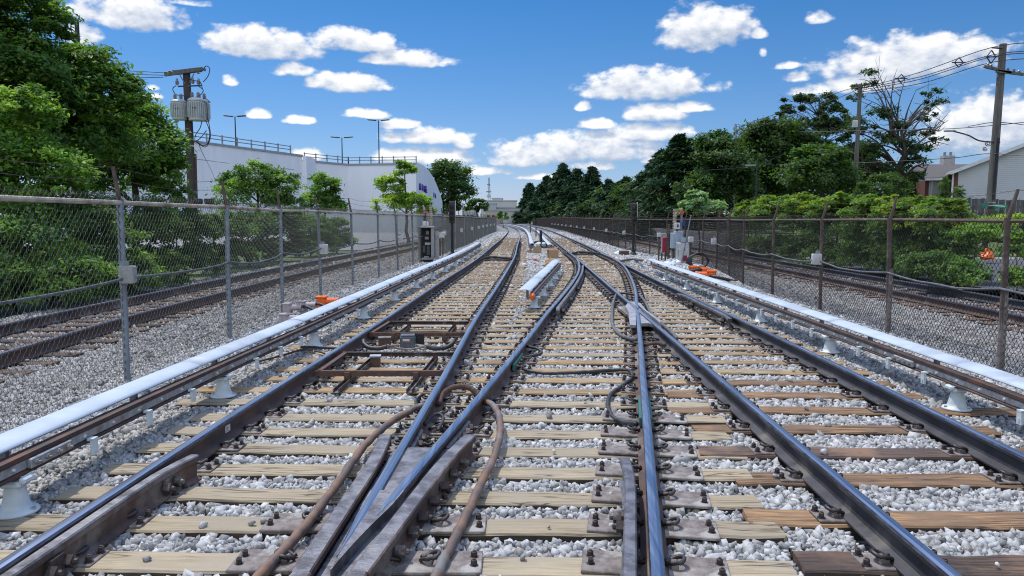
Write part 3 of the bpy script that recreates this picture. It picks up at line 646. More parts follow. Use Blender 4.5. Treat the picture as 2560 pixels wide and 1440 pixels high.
# ================= crushed stone =================
def stones(name, label, n_per, y0, y1, size, poly, seed, zlo=-.045, zhi=-.005, fences=False, dark=1.0, xr=None, layers=1):
    r = np.random.default_rng(seed)
    cell = 1 / math.sqrt(n_per); P = []
    Y = np.arange(y0, y1, cell)
    for y in Y:
        hw = .72 * y + .8; xa = max(-hw, float(LTO(y)) - 1.4); xb = min(hw, float(RTO(y)) + 1.1)
        if xr: xa, xb = max(xa, xr[0]), min(xb, xr[1])
        if xb <= xa: continue
        xs = np.arange(xa, xb, cell); P.append(np.stack([xs, np.full_like(xs, y)], 1))
    P = np.concatenate(P); P = np.concatenate([P] * layers)
    P += r.uniform(-.62, .62, P.shape) * cell
    ok = np.ones(len(P), bool); loose = np.zeros(len(P), bool)
    for (x0, x1, ty, hw, yaw) in tie_rects:
        if ty < y0 - 1 or ty > y1 + 1: continue
        cx = (x0 + x1) / 2; yy = P[:, 1] - (ty + (P[:, 0] - cx) * math.tan(yaw))
        ins = (np.abs(yy) < hw + size * .30) & (P[:, 0] > x0 - size * .3) & (P[:, 0] < x1 + size * .3)
        lo_f = ins & (np.abs(yy) < hw * .7) & (r.random(len(P)) < (.0022 if y1 < 11 else .0)); loose |= lo_f; ins &= ~lo_f
        ok &= ~ins
    for Pth in (A, B, C, M, E, F):
        d = np.abs(P[:, 0] - Pth(P[:, 1])); lim = .085 if Pth not in (C, M) else np.where(P[:, 1] < 37, .085, -1)
        ok &= ~(d < lim)
    P = P[ok]; N = len(P); loose = loose[ok]
    base = poly.copy(); k = len(base)
    V = np.repeat(base[None], N, 0) * r.uniform(.78, 1.22, (N, k, 1))
    V += r.normal(0, .10 if len(poly) == 12 else .17, V.shape)
    V *= (r.uniform(.70, 1.25, (N, 1, 3)) * np.array([1.08, 1.0, .78]))
    # random rotations
    q = r.normal(size=(N, 4)); q /= np.linalg.norm(q, axis=1, keepdims=True); w, x, y_, z = q.T
    Rm = np.stack([1-2*(y_*y_+z*z), 2*(x*y_-z*w), 2*(x*z+y_*w), 2*(x*y_+z*w), 1-2*(x*x+z*z), 2*(y_*z-x*w), 2*(x*z-y_*w), 2*(y_*z+x*w), 1-2*(x*x+y_*y_)], 1).reshape(N, 3, 3)
    s = size * .46 * r.lognormal(0, .28, (N, 1, 1))
    V = np.einsum('nij,nkj->nki', Rm, V) * s
    z0 = r.uniform(zlo, zhi, N); z0[loose] = .036
    V += np.stack([P[:, 0], P[:, 1], z0], 1)[:, None]
    t = np.clip(r.normal(.325, .10, (N, 1)), .11, .58) * dark; t = np.where(r.random((N, 1)) < .14, t * .5, t)
    tint = np.array([1.0, .995, .98]) + r.normal(0, .012, (N, 3)); tint[r.random(N) < .06] *= np.array([1.06, .97, .86])
    if xr is None:   # the older stone behind the fences is darker and browner
        side = (P[:, 0] < FL(P[:, 1]) - .2) | (P[:, 0] > FR(P[:, 1]) + .2); t[side] *= .72; tint[side] *= np.array([1.03, .99, .95])
    C_ = np.repeat((t * tint)[:, None], k, 1).reshape(-1, 3)
    return V.reshape(-1, 3), C_, N
ph = (1 + 5 ** .5) / 2
ICO = np.array([(-1, ph, 0), (1, ph, 0), (-1, -ph, 0), (1, -ph, 0), (0, -1, ph), (0, 1, ph), (0, -1, -ph), (0, 1, -ph), (ph, 0, -1), (ph, 0, 1), (-ph, 0, -1), (-ph, 0, 1)], float) / 1.9
ICOF = np.array([(0,11,5),(0,5,1),(0,1,7),(0,7,10),(0,10,11),(1,5,9),(5,11,4),(11,10,2),(10,7,6),(7,1,8),(3,9,4),(3,4,2),(3,2,6),(3,6,8),(3,8,9),(4,9,5),(2,4,11),(6,2,10),(8,6,7),(9,8,1)])
CUB = np.array([(-1,-1,-1),(1,-1,-1),(1,1,-1),(-1,1,-1),(-1,-1,1),(1,-1,1),(1,1,1),(-1,1,1)], float) * .62
CUBF = np.array([(3,2,1,0),(4,5,6,7),(0,1,5,4),(1,2,6,5),(2,3,7,6),(3,0,4,7)])
CUBF = np.concatenate([CUBF[:, [0,1,2]], CUBF[:, [0,2,3]]])
def stone_obj(sets, name):
    VV, TT, FF = [], [], []; b = 0
    for parts, faces in sets:
        V = np.concatenate([p[0] for p in parts]); T = np.concatenate([p[1] for p in parts]); n = sum(p[2] for p in parts); k = len(V) // n
        FF.append((faces[None] + (np.arange(n) * k)[:, None, None]).reshape(-1, 3) + b); VV.append(V); TT.append(T); b += len(V)
    return npmesh(name, np.concatenate(VV), np.concatenate(FF), STONE, np.concatenate(TT))
st_ = lambda *a, **k: stones('s', '', *a, **k)
o = stone_obj([([st_(900, 2.2, 6.2, .044, ICO, 1), st_(500, 6.2, 10.5, .048, ICO, 2)], ICOF), ([st_(1150, 2.2, 6.2, .050, CUB, 21), st_(950, 6.2, 10.5, .050, CUB, 22), st_(260, 2.2, 10.5, .055, CUB, 12, zlo=-.03, zhi=.0)], CUBF)], 'crushed_stone')
stuff(o, 'pale grey crushed stone ballast between the ties in the foreground', 'ballast')
o = stone_obj([([st_(800, 10.5, 17, .054, CUB, 3, dark=.92), st_(420, 17, 27, .066, CUB, 4, dark=.88), st_(150, 27, 48, .10, CUB, 5, zlo=-.06, zhi=-.02), st_(40, 48, 110, .16, CUB, 6, zlo=-.09, zhi=-.04)], CUBF)], 'distant_crushed_stone')
stuff(o, 'grey crushed stone ballast stretching away down the line', 'ballast')
# a few loose stones lying on ties
# ================= contact rails =================
def contact_rail(name_lab, P, off, side, y0, y1, Yins, cover, splices=(), brk=True, ends=(), lift=0):
    """side = +1 when the cover hangs on the right of the contact rail"""
    root = empty('contact_rail', name_lab, 'contact rail', (float(P(y1 if y1 < 60 else y0)) + off, y0, 0), group='contact rails')
    iv = Vector(root.location)
    def pt(y, u, z): a = P.ang(y); return (float(P(y)) + off + u * math.cos(a) - iv.x, y - u * math.sin(a) - iv.y, z)
    pa = [pt(y, 0, 0) for y in ys(y0, y1)]
    MB().sweep(pa, [(-.05, .248), (.05, .248), (.05, .262), (.016, .274), (.016, .322), (.044, .337), (.044, .366), (-.044, .366), (-.044, .337), (-.016, .322), (-.016, .274), (-.05, .262)]).build('steel_rail', THIRD, root)
    for s in (-1, 1):
        m_ = MB().sweep([pt(y, 0, 0) for y in ys(y0, y1)], [(s*.017, .276), (s*.038, .276), (s*.038, .330), (s*.017, .330)][::s])
        m_.build('aluminium_side_bar', ALU, root)
    y = y0 + .15
    while y < min(y1, 12):
        s = -side; MB().cyl(pt(y, s * .037, .303), pt(y, s * .049, .303), .012, .009, 6).build('rivet', WHITETRIM, root)
        y += .36
    if cover:
        c0, c1 = cover; prof = []
        top = [(.0, .416), (.02, .431), (.07, .446), (.14, .452), (.21, .444), (.255, .427)]
        prof = [(side * u, z + lift) for u, z in top] + [(side * u, z - .009 + lift) for u, z in top[::-1]]
        if side > 0: prof = prof[::-1]
        cy = c0
        while cy < c1 - .3:
            ce = min(c1, cy + (3.03 if cy < 40 else 12.1)); jj = rng.normal(0, .003)
            MB().sweep([pt(y, side * .02 + jj, rng.normal(0, .0) + jj) for y in np.linspace(cy + .005, ce - .005, 9)], prof).build('cover_board', COVER, root, smooth=True); cy = ce
        if brk:
            y = c0 + .5; k = 0
            while y < min(c1, 30):
                mb = MB(); mb.box(pt(y, side * .125, .335 + lift/2), (.05, .035, .20), -P.ang(y)); mb.box(pt(y, side * .07, .235), (.14, .04, .03), -P.ang(y)); mb.box(pt(y, side * .15, .420), (.18, .04, .012), -P.ang(y))
                mb.build('cover_bracket', GALV, root); y += 1.52; k += 1
            y = c0 + .35
            while y < min(c1, 22):
                if min([abs(y - q_) for q_ in Yins] + [9]) > .3:
                    mb = MB(); mb.box(pt(y, -side * .080, .218), (.022, .060, .11), -P.ang(y)); mb.box(pt(y, -side * .070, .272), (.045, .060, .018), -P.ang(y)); mb.box(pt(y, -side * .03, .240), (.10, .05, .014), -P.ang(y)); mb.box(pt(y, -side * .092, .20), (.008, .02, .03), -P.ang(y))
                    mb.build('rail_clamp', INSUL, root)
                y += .76
    for y in splices:
        mb = MB(); mb.box(pt(y, -side * .054, .302), (.03, .42, .062), -P.ang(y), bev=.006)
        sp_ = mb.build('splice_plate', ALU, root)
        for k in (-.16, -.055, .055, .16): nut(pt(y + k, -side * .068, .302), .018, 0 if side < 0 else PI, 'bolt', sp_, PLATE, .012, False)
    for e in ends:
        MB().box(pt(e, 0, .305), (.10, .16, .10), -P.ang(e), bev=.02, rx=.15).build('end_cap', ORANGE if e > 5 else ORANGE, root)
    return root, pt
def insulator(x, y, label, rz=0, group='white insulators under the contact rails'):
    r = empty('insulator', label, 'insulator', (x, y, .022), rz, group)
    MB().lathe((0, 0, 0), [(.125, 0), (.128, .008), (.120, .018), (.088, .024), (.076, .06), (.064, .11), (.057, .158), (.060, .162)], 22).build('insulator_body', INSUL, r, smooth=True)
    mb = MB().box((0, 0, .182), (.135, .12, .04), bev=.014); mb.box((.085, 0, .205), (.06, .11, .05), bev=.012, ry=-.3); mb.box((-.075, 0, .207), (.04, .11, .04), bev=.01)
    mb.build('rail_seat', INSUL, r)
    for s in (-1, 1): MB().cyl((s * .105, 0, .014), (s * .105, 0, .032), .016, .014, 6).build('bolt', ALU, r)
    return r
LI = [1.42 + 3.03 * k for k in range(1, 15)]
contact_rail('left contact rail under a long pale blue cover beside the left track', A, -.66, -1, 1.0, 45, LI, (1.0, 45.5), splices=(4.72,), ends=())
for k, y in enumerate(LI): insulator(float(A(y)) - .66, y, f'pale insulator under the left contact rail, {ORD[k]} from the bottom left corner' if k < 9 else 'tiny pale insulator under the far end of the left contact rail', PI)
RI = [.86 + 3.05 * k for k in range(1, 8)]
contact_rail('right contact rail under a long pale blue cover beside the right track', F, .62, 1, 1.0, 24.6, RI, (1.0, 26), splices=(7.9,), ends=(24.5,))
for k, y in enumerate(RI): insulator(float(F(y)) + .62, y, f'pale insulator under the right contact rail, {ORD[k]} from the right edge')
MID = Path([(14.7, .40), (18, .78), (21, 1.13), (25.6, 1.66)])
contact_rail('short middle contact rail with a curving pale cover and an orange end', MID, 0, -1, 14.7, 24.9, [], (14.5, 25.6), ends=(14.62,))
for k, y in enumerate((15.15, 17.6, 20.1, 22.5, 24.3)): insulator(float(MID(y)), y, f'pale insulator under the short middle contact rail, {ORD[k]} from its orange end')
contact_rail('far middle contact rail next to the left track, pale cover with orange tip', B, .72, 1, 42, 230, [], (43, 230), ends=(42.2,), brk=False)
contact_rail('far middle contact rail next to the right track, pale cover with red tip', E, -.68, -1, 40.4, 230, [], (41, 230), ends=(40.5,), brk=False)
# ================= chain-link fences =================
def chain_panel(L, H, p=.080, r=.0026):
    mb = MB(); nw = int(L / p); ns = int(H / (p * .55)); V = []; Fc = []
    for i in range(nw + 1):
        for j in range(ns):
            x0 = i * p + (p if j % 2 else 0) * .5 * (1 if True else 0); x1 = i * p + (p * .5 if (j + 1) % 2 else 0)
            if i % 2 >= 0:
                a = Vector((x0, .004 * (1 if j % 2 else -1), j * H / ns)); b = Vector((x1, .004 * (-1 if j % 2 else 1), (j + 1) * H / ns))
                for s_ in (0, 1):
                    q0 = a if s_ == 0 else Vector((i * p - (a.x - i * p), -a.y, a.z)); q1 = b if s_ == 0 else Vector((i * p - (b.x - i * p), -b.y, b.z))
                    n = len(V)
                    for P_ in (q0, q1): V += [P_ + Vector((r, 0, 0)), P_ + Vector((-r * .5, r * .87, 0)), P_ + Vector((-r * .5, -r * .87, 0))]
                    Fc += [(n, n+1, n+4, n+3), (n+1, n+2, n+5, n+4), (n+2, n, n+3, n+5)]
    me = bpy.data.meshes.new('chain_link_mesh'); me.from_pydata([tuple(v) for v in V], [], Fc); return me
def fence(P, ystart, label, zr, span, mats, side, arm, ext, n, zsink=0, postr=.034, far=lambda Y: 0):
    PM, RMt, WM, ARM = mats
    root = empty('chain_link_fence', label, 'fence', (float(P(ystart)), ystart, 0)); iv = Vector(root.location)
    pts = []; y = ystart
    for i in range(n + 1):
        pts.append((float(P(y)), y)); a = P.ang(y); y += span * math.cos(a)
    PMn = chain_panel(span, zr + .10, r=.0026 if side < 0 else .0036); PMn.materials.append(WM)
    PMf = chain_panel(span, zr + .10, .15, .0048 if side < 0 else .0070); PMf.materials.append(WM)
    post = MB().cyl((0, 0, -.15), (0, 0, zr - .05), postr, postr, 12).cyl((0, 0, zr - .05), (0, 0, zr + .03), postr * 1.15, postr * 1.15, 12)
    for zz in (.35, .75, 1.15, 1.6): post.cyl((0, 0, zz), (0, 0, zz + .012), postr * 1.12, postr * 1.12, 10)
    post = post.build('fence_post', PM, root, smooth=False).data; bpy.data.objects.remove([o for o in bpy.data.objects if o.data is post][0])
    am = MB().cyl((0, 0, zr), (arm[0], 0, zr + arm[1]), postr * .85, postr * .55, 8)
    armd = am.build('barb_arm', ARM).data; bpy.data.objects.remove([o for o in bpy.data.objects if o.data is armd][0])
    rp = []
    for i, (x, y) in enumerate(pts):
        dz = far(y); lean = rng.normal(0, .012)
        o = put('fence_post', post, root, (x - iv.x, y - iv.y, dz), -P.ang(y)); o.rotation_euler = (rng.normal(0, .01), lean, -P.ang(y))
        if i < 45:
            a_ = put('barb_arm', armd, o); a_.scale = (1, 1, 1)
        if i < n:
            x2, y2 = pts[i+1]; ang = math.atan2(y2 - y, x2 - x)
            p = put('chain_link_panel', PMn if y < 26 else PMf, root, (x - iv.x, y - iv.y, dz + .0), ang)
        rp.append((x - iv.x, y - iv.y, zr + dz + .0 + rng.normal(0, .006)))
    return root, pts, rp
fl_root, fl_pts, rp = fence(FL, -.85, 'long chain-link fence with grey posts and a tan top rail on the left side', 1.98, 3.05, (GALV, TANRAIL, WIRE, RUSTPOST), -1, (-.06, .40), .4, 60)
MB().tube(rp, .026, 8).build('top_rail', TANRAIL, fl_root)
fr_root, fr_pts, rp2 = fence(FR, -.25, 'long chain-link fence with rusty brown posts along the right side', 1.79, 3.04, (RUSTPOST, TANRAIL, WIREB, RUSTPOST), 1, (.10, .36), .4, 70, far=lambda Y: max(0, min(.25, (Y - 40) * .004)))
MB().tube(rp2, .024, 8).build('top_rail', RUSTPOST, fr_root)
def barbed(root, pts, dx, zs, iv, name='barbed_wire', nmax=24):
    for dxx, z in zs:
        mb = MB(); P = [(x - iv.x + dxx, y - iv.y, z) for x, y in pts[:nmax]]; Q = []
        for a, b in zip(P[:-1], P[1:]):
            for k in range(4):
                t = k / 4; Q.append((a[0] + (b[0]-a[0]) * t, a[1] + (b[1]-a[1]) * t, z - .05 * 4 * t * (1 - t) + rng.normal(0, .004)))
        Q.append(P[-1]); mb.tube(Q, .0024, 4)
        for a, b in zip(Q[:-1], Q[1:]):
            a, b = Vector(a), Vector(b)
            for k in range(5):
                c = a.lerp(b, (k + .5) / 5); d = Vector(rng.normal(0, 1, 3)).normalized() * .018; mb.cyl(c - d, c + d, .0018, n=3, cap=False)
        mb.build(name, RUST if root is fr_root else WIREB, root)
barbed(fl_root, fl_pts, 0, [(-.02, 2.10), (-.04, 2.24), (-.06, 2.37)], Vector(fl_root.location))
barbed(fr_root, fr_pts, 0, [(.03, 1.93), (.06, 2.03), (.10, 2.14)], Vector(fr_root.location))
for i in range(1, 4):     # pale sleeves on the nearest right posts
    x, y = fr_pts[i + 1]; iv = Vector(fr_root.location); MB().cyl((0, 0, .0), (0, 0, 1.02), .042, .042, 10).build('post_sleeve', PLATE, fr_root).location = (x - iv.x, y - iv.y, 0)
# a bit of cable strung along each fence, with junction boxes
def jbox(x, y, z, label, s=1.0, side=1, mat=GREYBOX):
    r = empty('junction_box', label, 'junction box', (x, y, z), 0, 'small junction boxes along the fences')
    MB().box((side * .02, -.02, 0), (.15 * s, .10 * s, .19 * s), bev=.012).build('box_body', mat, r)
    MB().box((side * .02, -.075 * s, 0), (.155 * s, .016, .195 * s), bev=.005).build('box_lid', mat, r)
    MB().box((side * -.02, -.01, .12 * s), (.09 * s, .02, .06 * s)).build('mounting_plate', GALV, r)
    for s_ in (-1, 1): MB().cyl((side * .02 + s_ * .07 * s, -.02, -.02), (side * .02 + s_ * .11 * s, -.02, -.02), .016, .016, 8).build('cable_gland', GALV, r)
def fcable(pts, f, label, nm, z0, off, amp=.06, r=.016, mat=GREYCABLE):
    Q = []
    for i, ((x0, y0), (x1, y1)) in enumerate(zip(pts[:nm], pts[1:nm + 1])):
        sag = rng.uniform(.02, .09)
        for k in range(6):
            t = k / 6; Q.append((x0 + (x1 - x0) * t + off, y0 + (y1 - y0) * t, z0(i + t) - sag * 4 * t * (1 - t) + rng.normal(0, .006)))
    tag(MB().tube(Q, r, 7).build('fence_cable', mat, smooth=True), label, 'cable', 'cables strung along the fences')
zc = lambda i: 1.15 - .0 * i
fcable(fl_pts, FL, 'grey cable sagging along the left fence', 40, lambda i: 1.16, .05)
fcable(fr_pts, FR, 'dark cable sagging along the right fence', 46, lambda i: .98, -.05)
x, y = fl_pts[3]; jbox(x + .07, y - .03, 1.20, 'cast grey junction box on the nearest left fence post', 1.0)
for k, i in enumerate((6, 9, 13, 16, 19, 22, 25, 28, 31, 34)):
    x, y = fl_pts[i]; jbox(x + .08, y, 1.12, f'small pale junction box on the left fence, {ORD[k+1]} from the left edge', 1.15, mat=WHITEBOX)
for k, i in enumerate((5, 9, 12, 15, 18, 21, 24, 27, 30, 33, 36, 39, 42, 45)):
    x, y = fr_pts[i]; jbox(x - .10, y, 1.02, f'small white junction box on the right fence, {ORD[k]} from the right edge', 1.1, -1, WHITEBOX)
# ================= cables and hoses on the track =================
def smooth(pts, n=8):
    P = [Vector(p) for p in pts]; P = [P[0] * 2 - P[1]] + P + [P[-1] * 2 - P[-2]]; o = []
    for i in range(1, len(P) - 2):
        a, b, c, d = P[i-1:i+3]
        for k in range(n):
            t = k / n; o.append(.5 * ((2*b) + (c - a) * t + (2*a - 5*b + 4*c - d) * t*t + (3*b - a - 3*c + d) * t**3))
    return o + [P[-2]]
def cable(pix, r, mat, name, label, cat='cable', group=None, z=.05):
    pts = [gp(p[0], p[1], p[2] if len(p) > 2 else z) for p in pix]
    sp = [p_ + Vector(rng.normal(0, r * .07, 3)) for p_ in smooth(pts)]
    o = MB().tube(sp, [r * (1 + .06 * math.sin(i * 1.7) + rng.normal(0, .02)) for i in range(len(sp))], 10).build(name, mat, smooth=True); return tag(o, label, cat, group)
cable([(610, 1490, .06), (655, 1432, .06), (760, 1320, .07), (850, 1200, .08), (905, 1122, .09), (965, 1064, .12), (1020, 1030, .13), (1052, 1016, .12), (1072, 1012, .10)], .029, RUSTCABLE, 'heavy_cable', 'thick rusty hose lying left of the big frog and running off the bottom')
cable([(1096, 1010, .10), (1104, 990, .13), (1125, 972, .19), (1150, 966, .21), (1178, 972, .19), (1196, 990, .13)], .027, RUST, 'heavy_cable', 'thick rusty hose arching between the two rails above the big frog')
cable([(1206, 1004, .10), (1228, 1010, .13), (1246, 1036, .14), (1250, 1080, .12), (1236, 1140, .09), (1200, 1215, .08), (1150, 1320, .07), (1110, 1400, .06), (1076, 1470, .06)], .029, RUSTCABLE, 'heavy_cable', 'thick grey-brown hose curving down right of the big frog')
cable([(1318, 866, .12), (1345, 872, .14), (1352, 884, .10), (1310, 894, .07), (1299, 908, .06), (1318, 926, .05), (1370, 933, .05), (1450, 931, .05), (1530, 925, .05), (1572, 926, .06), (1582, 940, .06)], .019, BLACK, 'black_cable', 'black cable crossing the crossover between its rails')
cable([(1582, 945, .05), (1560, 962, .05), (1528, 985, .04), (1519, 1012, .04), (1530, 1040, .04), (1560, 1056, .05), (1592, 1060, .09)], .021, BLACK, 'black_cable', 'black cable looping left of the crossover\'s right rail')
cable([(1540, 737, .14), (1532, 762, .06), (1531, 808, .05), (1546, 833, .05), (1570, 845, .06), (1590, 849, .12)], .028, GREYCABLE, 'heavy_cable', 'grey hose curving left of the far frog')
cable([(1599, 738, .14), (1611, 752, .08), (1625, 778, .06), (1650, 806, .06), (1678, 830, .06), (1692, 846, .1)], .028, GREYCABLE, 'heavy_cable', 'grey hose on the right side of the far frog')
cable([(1612, 862, .12), (1640, 858, .14), (1664, 862, .13)], .024, RUST, 'heavy_cable', 'short rusty hose between the rails just below the far frog')
cable([(1526, 736, .12), (1560, 733, .13), (1586, 737, .12)], .024, BLACK, 'heavy_cable', 'short dark hose between the rails just above the far frog')
cable([(752, 868, .04), (785, 868, .05), (830, 870, .04), (850, 872, .06)], .018, BLACK, 'black_cable', 'black cable from the third left insulator under the left rail')
cable([(640, 905, .04), (700, 890, .04), (760, 874, .05), (800, 880, .05), (812, 884, .05)], .013, RUST, 'thin_cable', 'thin brown wire under the left contact rail')
for (pix, lab) in (([(1062, 1060), (1080, 1040), (1100, 1035), (1108, 1050), (1095, 1075)], 'small dark loop of wire between the rails just above the big frog'), ([(1060, 1022), (1044, 1018), (1040, 1000), (1056, 986)], 'small dark loop of wire left of the frog rail')):
    cable([(a, b, .10) for a, b in pix], .014, BLACK, 'wire_loop', lab)
cable([(1537, 657, .06), (1560, 651, .09), (1585, 648, .05), (1605, 651, .3)], .05, GREYCABLE, 'heavy_cable', 'pale hose curving from the switch to the far end of the right contact rail')
# ================= inductor frames between the left track's rails =================
def iframe(x0f, x1f, yf, x0b, x1b, yb, label, skew):
    a, b, c, d = gp(x0f, yf, .13), gp(x1f, yf, .13), gp(x1b, yb, .13), gp(x0b, yb, .13); ctr = (a + b + c + d) / 4
    r = empty('inductor_frame', label, 'metal frame', (ctr.x, ctr.y, 0), group='rusty rectangular frames between the rails')
    loc = lambda p, z=.13: Vector((p.x - ctr.x, p.y - ctr.y, z)); P = [loc(a), loc(b), loc(c), loc(d)]
    for k, nm in enumerate(('angle_bar',) * 4):
        p0, p1 = P[k], P[(k+1) % 4]; m = (p0 + p1) / 2; dv = p1 - p0; ang = math.atan2(dv.y, dv.x)
        mb = MB().box(m, (dv.length + .05, .012, .06), ang); mb.box(m + Vector((-math.sin(ang) * .02, math.cos(ang) * .02, .024)), (dv.length, .045, .010), ang)
        mb.build(nm, RUST if k != 2 else STEELB, r)
    for t in (.24, .78):
        p0 = P[0].lerp(P[1], t) + Vector((0, -.55 if skew else -.05, -.085)); p1 = P[3].lerp(P[2], t) + Vector((0, .05, -.085)); m = (p0 + p1) / 2; dv = p1 - p0; ang = math.atan2(dv.y, dv.x)
        mb = MB().box(m, (dv.length, .06, .008), ang)
        for s in (-1, 1): mb.box(m + Vector((-math.sin(ang) * .028 * s, math.cos(ang) * .028 * s, .02)), (dv.length, .006, .04), ang)
        mb.build('channel_bar', STEELB, r)
        MB().box(P[0].lerp(P[1], t) + Vector((0, -.02, -.03)), (.06, .03, .10)).build('foot', RUST, r); MB().box(P[3].lerp(P[2], t) + Vector((0, 0, -.03)), (.06, .03, .10)).build('foot', RUST, r)
    return r, ctr
iframe(792, 1110, 934, 862, 1152, 885, 'rusty rectangular steel frame between the left track rails, the nearer of two', True)
iframe(925, 1163, 836, 972, 1182, 807, 'rusty rectangular steel frame between the left track rails, the farther of two', False)
p = gp(939, 914, .02); bx = empty('terminal_box', 'small rusty box with a shiny lid inside the nearer steel frame', 'terminal box', (p.x, p.y, .02))
MB().box((0, 0, .055), (.12, .12, .12), .15).build('box_body', RUST, bx); MB().box((0, 0, .122), (.135, .135, .014), .15).build('lid', ALU, bx)
p = gp(962, 866, .02); b2 = empty('terminal_box', 'small rusty box beside the blue-grey motor between the two steel frames', 'terminal box', (p.x, p.y, .02))
MB().box((0, 0, .06), (.17, .13, .12), .1).build('box_body', RUST, b2); MB().box((0, 0, .13), (.18, .14, .012), .1).build('lid', PLATE, b2)
p = gp(1020, 876, .03); dv = empty('switch_heater', 'blue-grey box with a red and white label and hoses between the two steel frames', 'junction unit', (p.x, p.y, .03))
BG = pm('dark_blue_grey_paint', (.10, .12, .145), (.06, .075, .09), 9, .5, 0, .05)
MB().box((0, 0, .12), (.21, .17, .17), .12, bev=.02).box((0, 0, .21), (.19, .15, .02), .12, bev=.005).build('housing', BG, dv)
MB().box((-.01, -.096, .15), (.09, .004, .04), .12).build('label_plate', WHITETRIM, dv); MB().box((-.01, -.0985, .142), (.085, .003, .014), .12).build('label_stripe', REDL, dv)
MB().box((.13, .09, .13), (.16, .02, .17), .1).build('back_plate', BLACKPAINT, dv)
for s, L_ in ((-1, .44), (1, .42)):
    MB().cyl((s * .11, -.06, .08), (s * .24, -.10, .07), .024, .02, 10).cyl((s * .24, -.10, .07), (s * .27, -.105, .07), .034, .034, 8).build('hose_coupling', PLATE, dv)
    MB().tube(smooth([(s * .27, -.105, .07), (s * .38, -.11, .045), (s * .52, -.06, .05), (s * .60, .02, .09), (s * .62, .10, .12)]), .030, 10).build('rubber_hose', BLACK, dv, smooth=True)
MB().tube(smooth([(-.16, -.12, .06), (-.05, -.17, .05), (.08, -.18, .05), (.2, -.14, .07), (.14, -.10, .09)]), .015, 8).build('bent_pipe', PLATE, dv, smooth=True)
# ================= cable connectors by the contact rails =================
def connector(px, py, z, rz, mat, label, group, s=1.0, cab=None):
    p = gp(px, py, z); r = empty('cable_connector', label, 'cable connector', tuple(p), rz, group)
    MB().box((-.02 * s, 0, 0), (.13 * s, .15 * s, .17 * s), bev=.02 * s, taper=.8).box((-.02 * s, 0, .085 * s), (.15 * s, .16 * s, .03 * s), bev=.01).build('connector_head', mat, r)
    mb = MB(); mb.cyl((.04 * s, 0, .02 * s), (.20 * s, 0, .03 * s), .055 * s, .042 * s, 12); mb.cyl((.20 * s, 0, .03 * s), (.23 * s, 0, .03 * s), .05 * s, .05 * s, 12); mb.build('boot', mat, r)
    if cab: MB().tube(smooth([Vector(q_) for q_ in cab]), .024 * s, 8).build('cable_tail', BLACK, r, smooth=True)
cb = [(.2, 0, .03), (.32, -.02, .05), (.48, -.06, .0), (.7, -.1, -.08)]
gpn = 'dusty pale connectors by the left cover'
connector(716, 800, .10, -.2, PINK, 'pale pinkish cable connector by the left cover, nearest of four', gpn, 1.15, cb)
connector(722, 772, .16, -.1, PINK, 'pale pinkish cable connector by the left cover, upper left of four', gpn, 1.1, cb)
connector(757, 766, .20, -.1, PINK, 'pale pinkish cable connector standing tallest of four by the left cover', gpn, 1.1, cb)
connector(764, 782, .04, -.1, PINK, 'pale pinkish cable connector lying low behind the tallest one', gpn, 1.0, cb)
connector(808, 757, .17, 0, ORANGE, 'bright orange cable connector behind the left cover', 'orange connectors', 1.35, cb)
connector(1738, 680, .10, .3, ORANGE, 'orange cable connector behind the right cover, left one of two', 'orange connectors', 2.0, [(.2, 0, .03), (.0, -.3, .1), (-.35, -.3, .05), (-.6, -.1, -.1)])
connector(1776, 691, .12, 2.9, ORANGE, 'orange cable connector behind the right cover, right one of two', 'orange connectors', 1.9, [(.1, 0, .03), (-.2, .3, .0), (-.7, .2, -.12), (-.9, .1, -.14)])
rr = empty('cable_coil', 'black coil of cable on the stones beside the orange connectors', 'cable coil', tuple(gp(1748, 672, .02)))
for k in range(4):
    MB().tube([(math.cos(a * PI / 9) * (.30 + .03 * k), .08 * k + .03 * math.sin(a), .28 + math.sin(a * PI / 9) * (.30 - .02 * k)) for a in range(19)], .03, 7).build('cable_loop', BLACK, rr, smooth=True)
# ================= terrain beyond the tracks =================
def sheet(name, pts, mat, kind=True, rough=.0, n=24):   # pts = four corners
    a, b, c, d = [Vector(p) for p in pts]; V = []; F = []
    for j in range(n + 1):
        for i in range(n + 1):
            p = a.lerp(b, i / n).lerp(d.lerp(c, i / n), j / n); V.append(p + Vector((0, 0, rng.normal(0, rough) if 0 < i < n and 0 < j < n else 0)))
    m = n + 1; F = [(j*m+i, j*m+i+1, (j+1)*m+i+1, (j+1)*m+i) for j in range(n) for i in range(n)]
    o = MB().add(V, F).build(name, mat, smooth=True)
    return struct(o) if kind else o
GRASSL = pm('rough_grass', (.10, .145, .04), (.055, .085, .022), 3, .95, 0, .8, c3=(.20, .17, .09), bscale=22)
sheet('verge', [(10.9, 4, -.14), (60, 4, -.10), (60, 17, -.10), (10.9, 17, -.14)], GRASSL, rough=.03)
sheet('road', [(12.4, 15, .0), (40, 15, .0), (40, 31.6, .02), (12.6, 31.6, .02)], ASPH)
sheet('grass_bank', [(11.2, 31.8, -.1), (60, 31.8, .05), (60, 39, 2.1), (11.4, 39, .6)], GRASSL, rough=.06)
sheet('upper_lawn', [(11.4, 39, .6), (60, 39, 2.1), (80, 62, 3.4), (12, 62, .8)], GRASSL, rough=.04)
sheet('verge', [(-60, 2, -.1), (-9.6, 2, -.13), (-9.2, 60, -.13), (-60, 60, -.1)], GRASSL, rough=.03)
LOT = pm('pale_car_park_surface', (.24, .24, .235), (.19, .19, .185), .6, .9, 0, .1)
sheet('parking_lot', [(-70, 46, -.07), (-9.3, 46, -.07), (-8.0, 110, -.07), (-70, 110, -.07)], LOT)
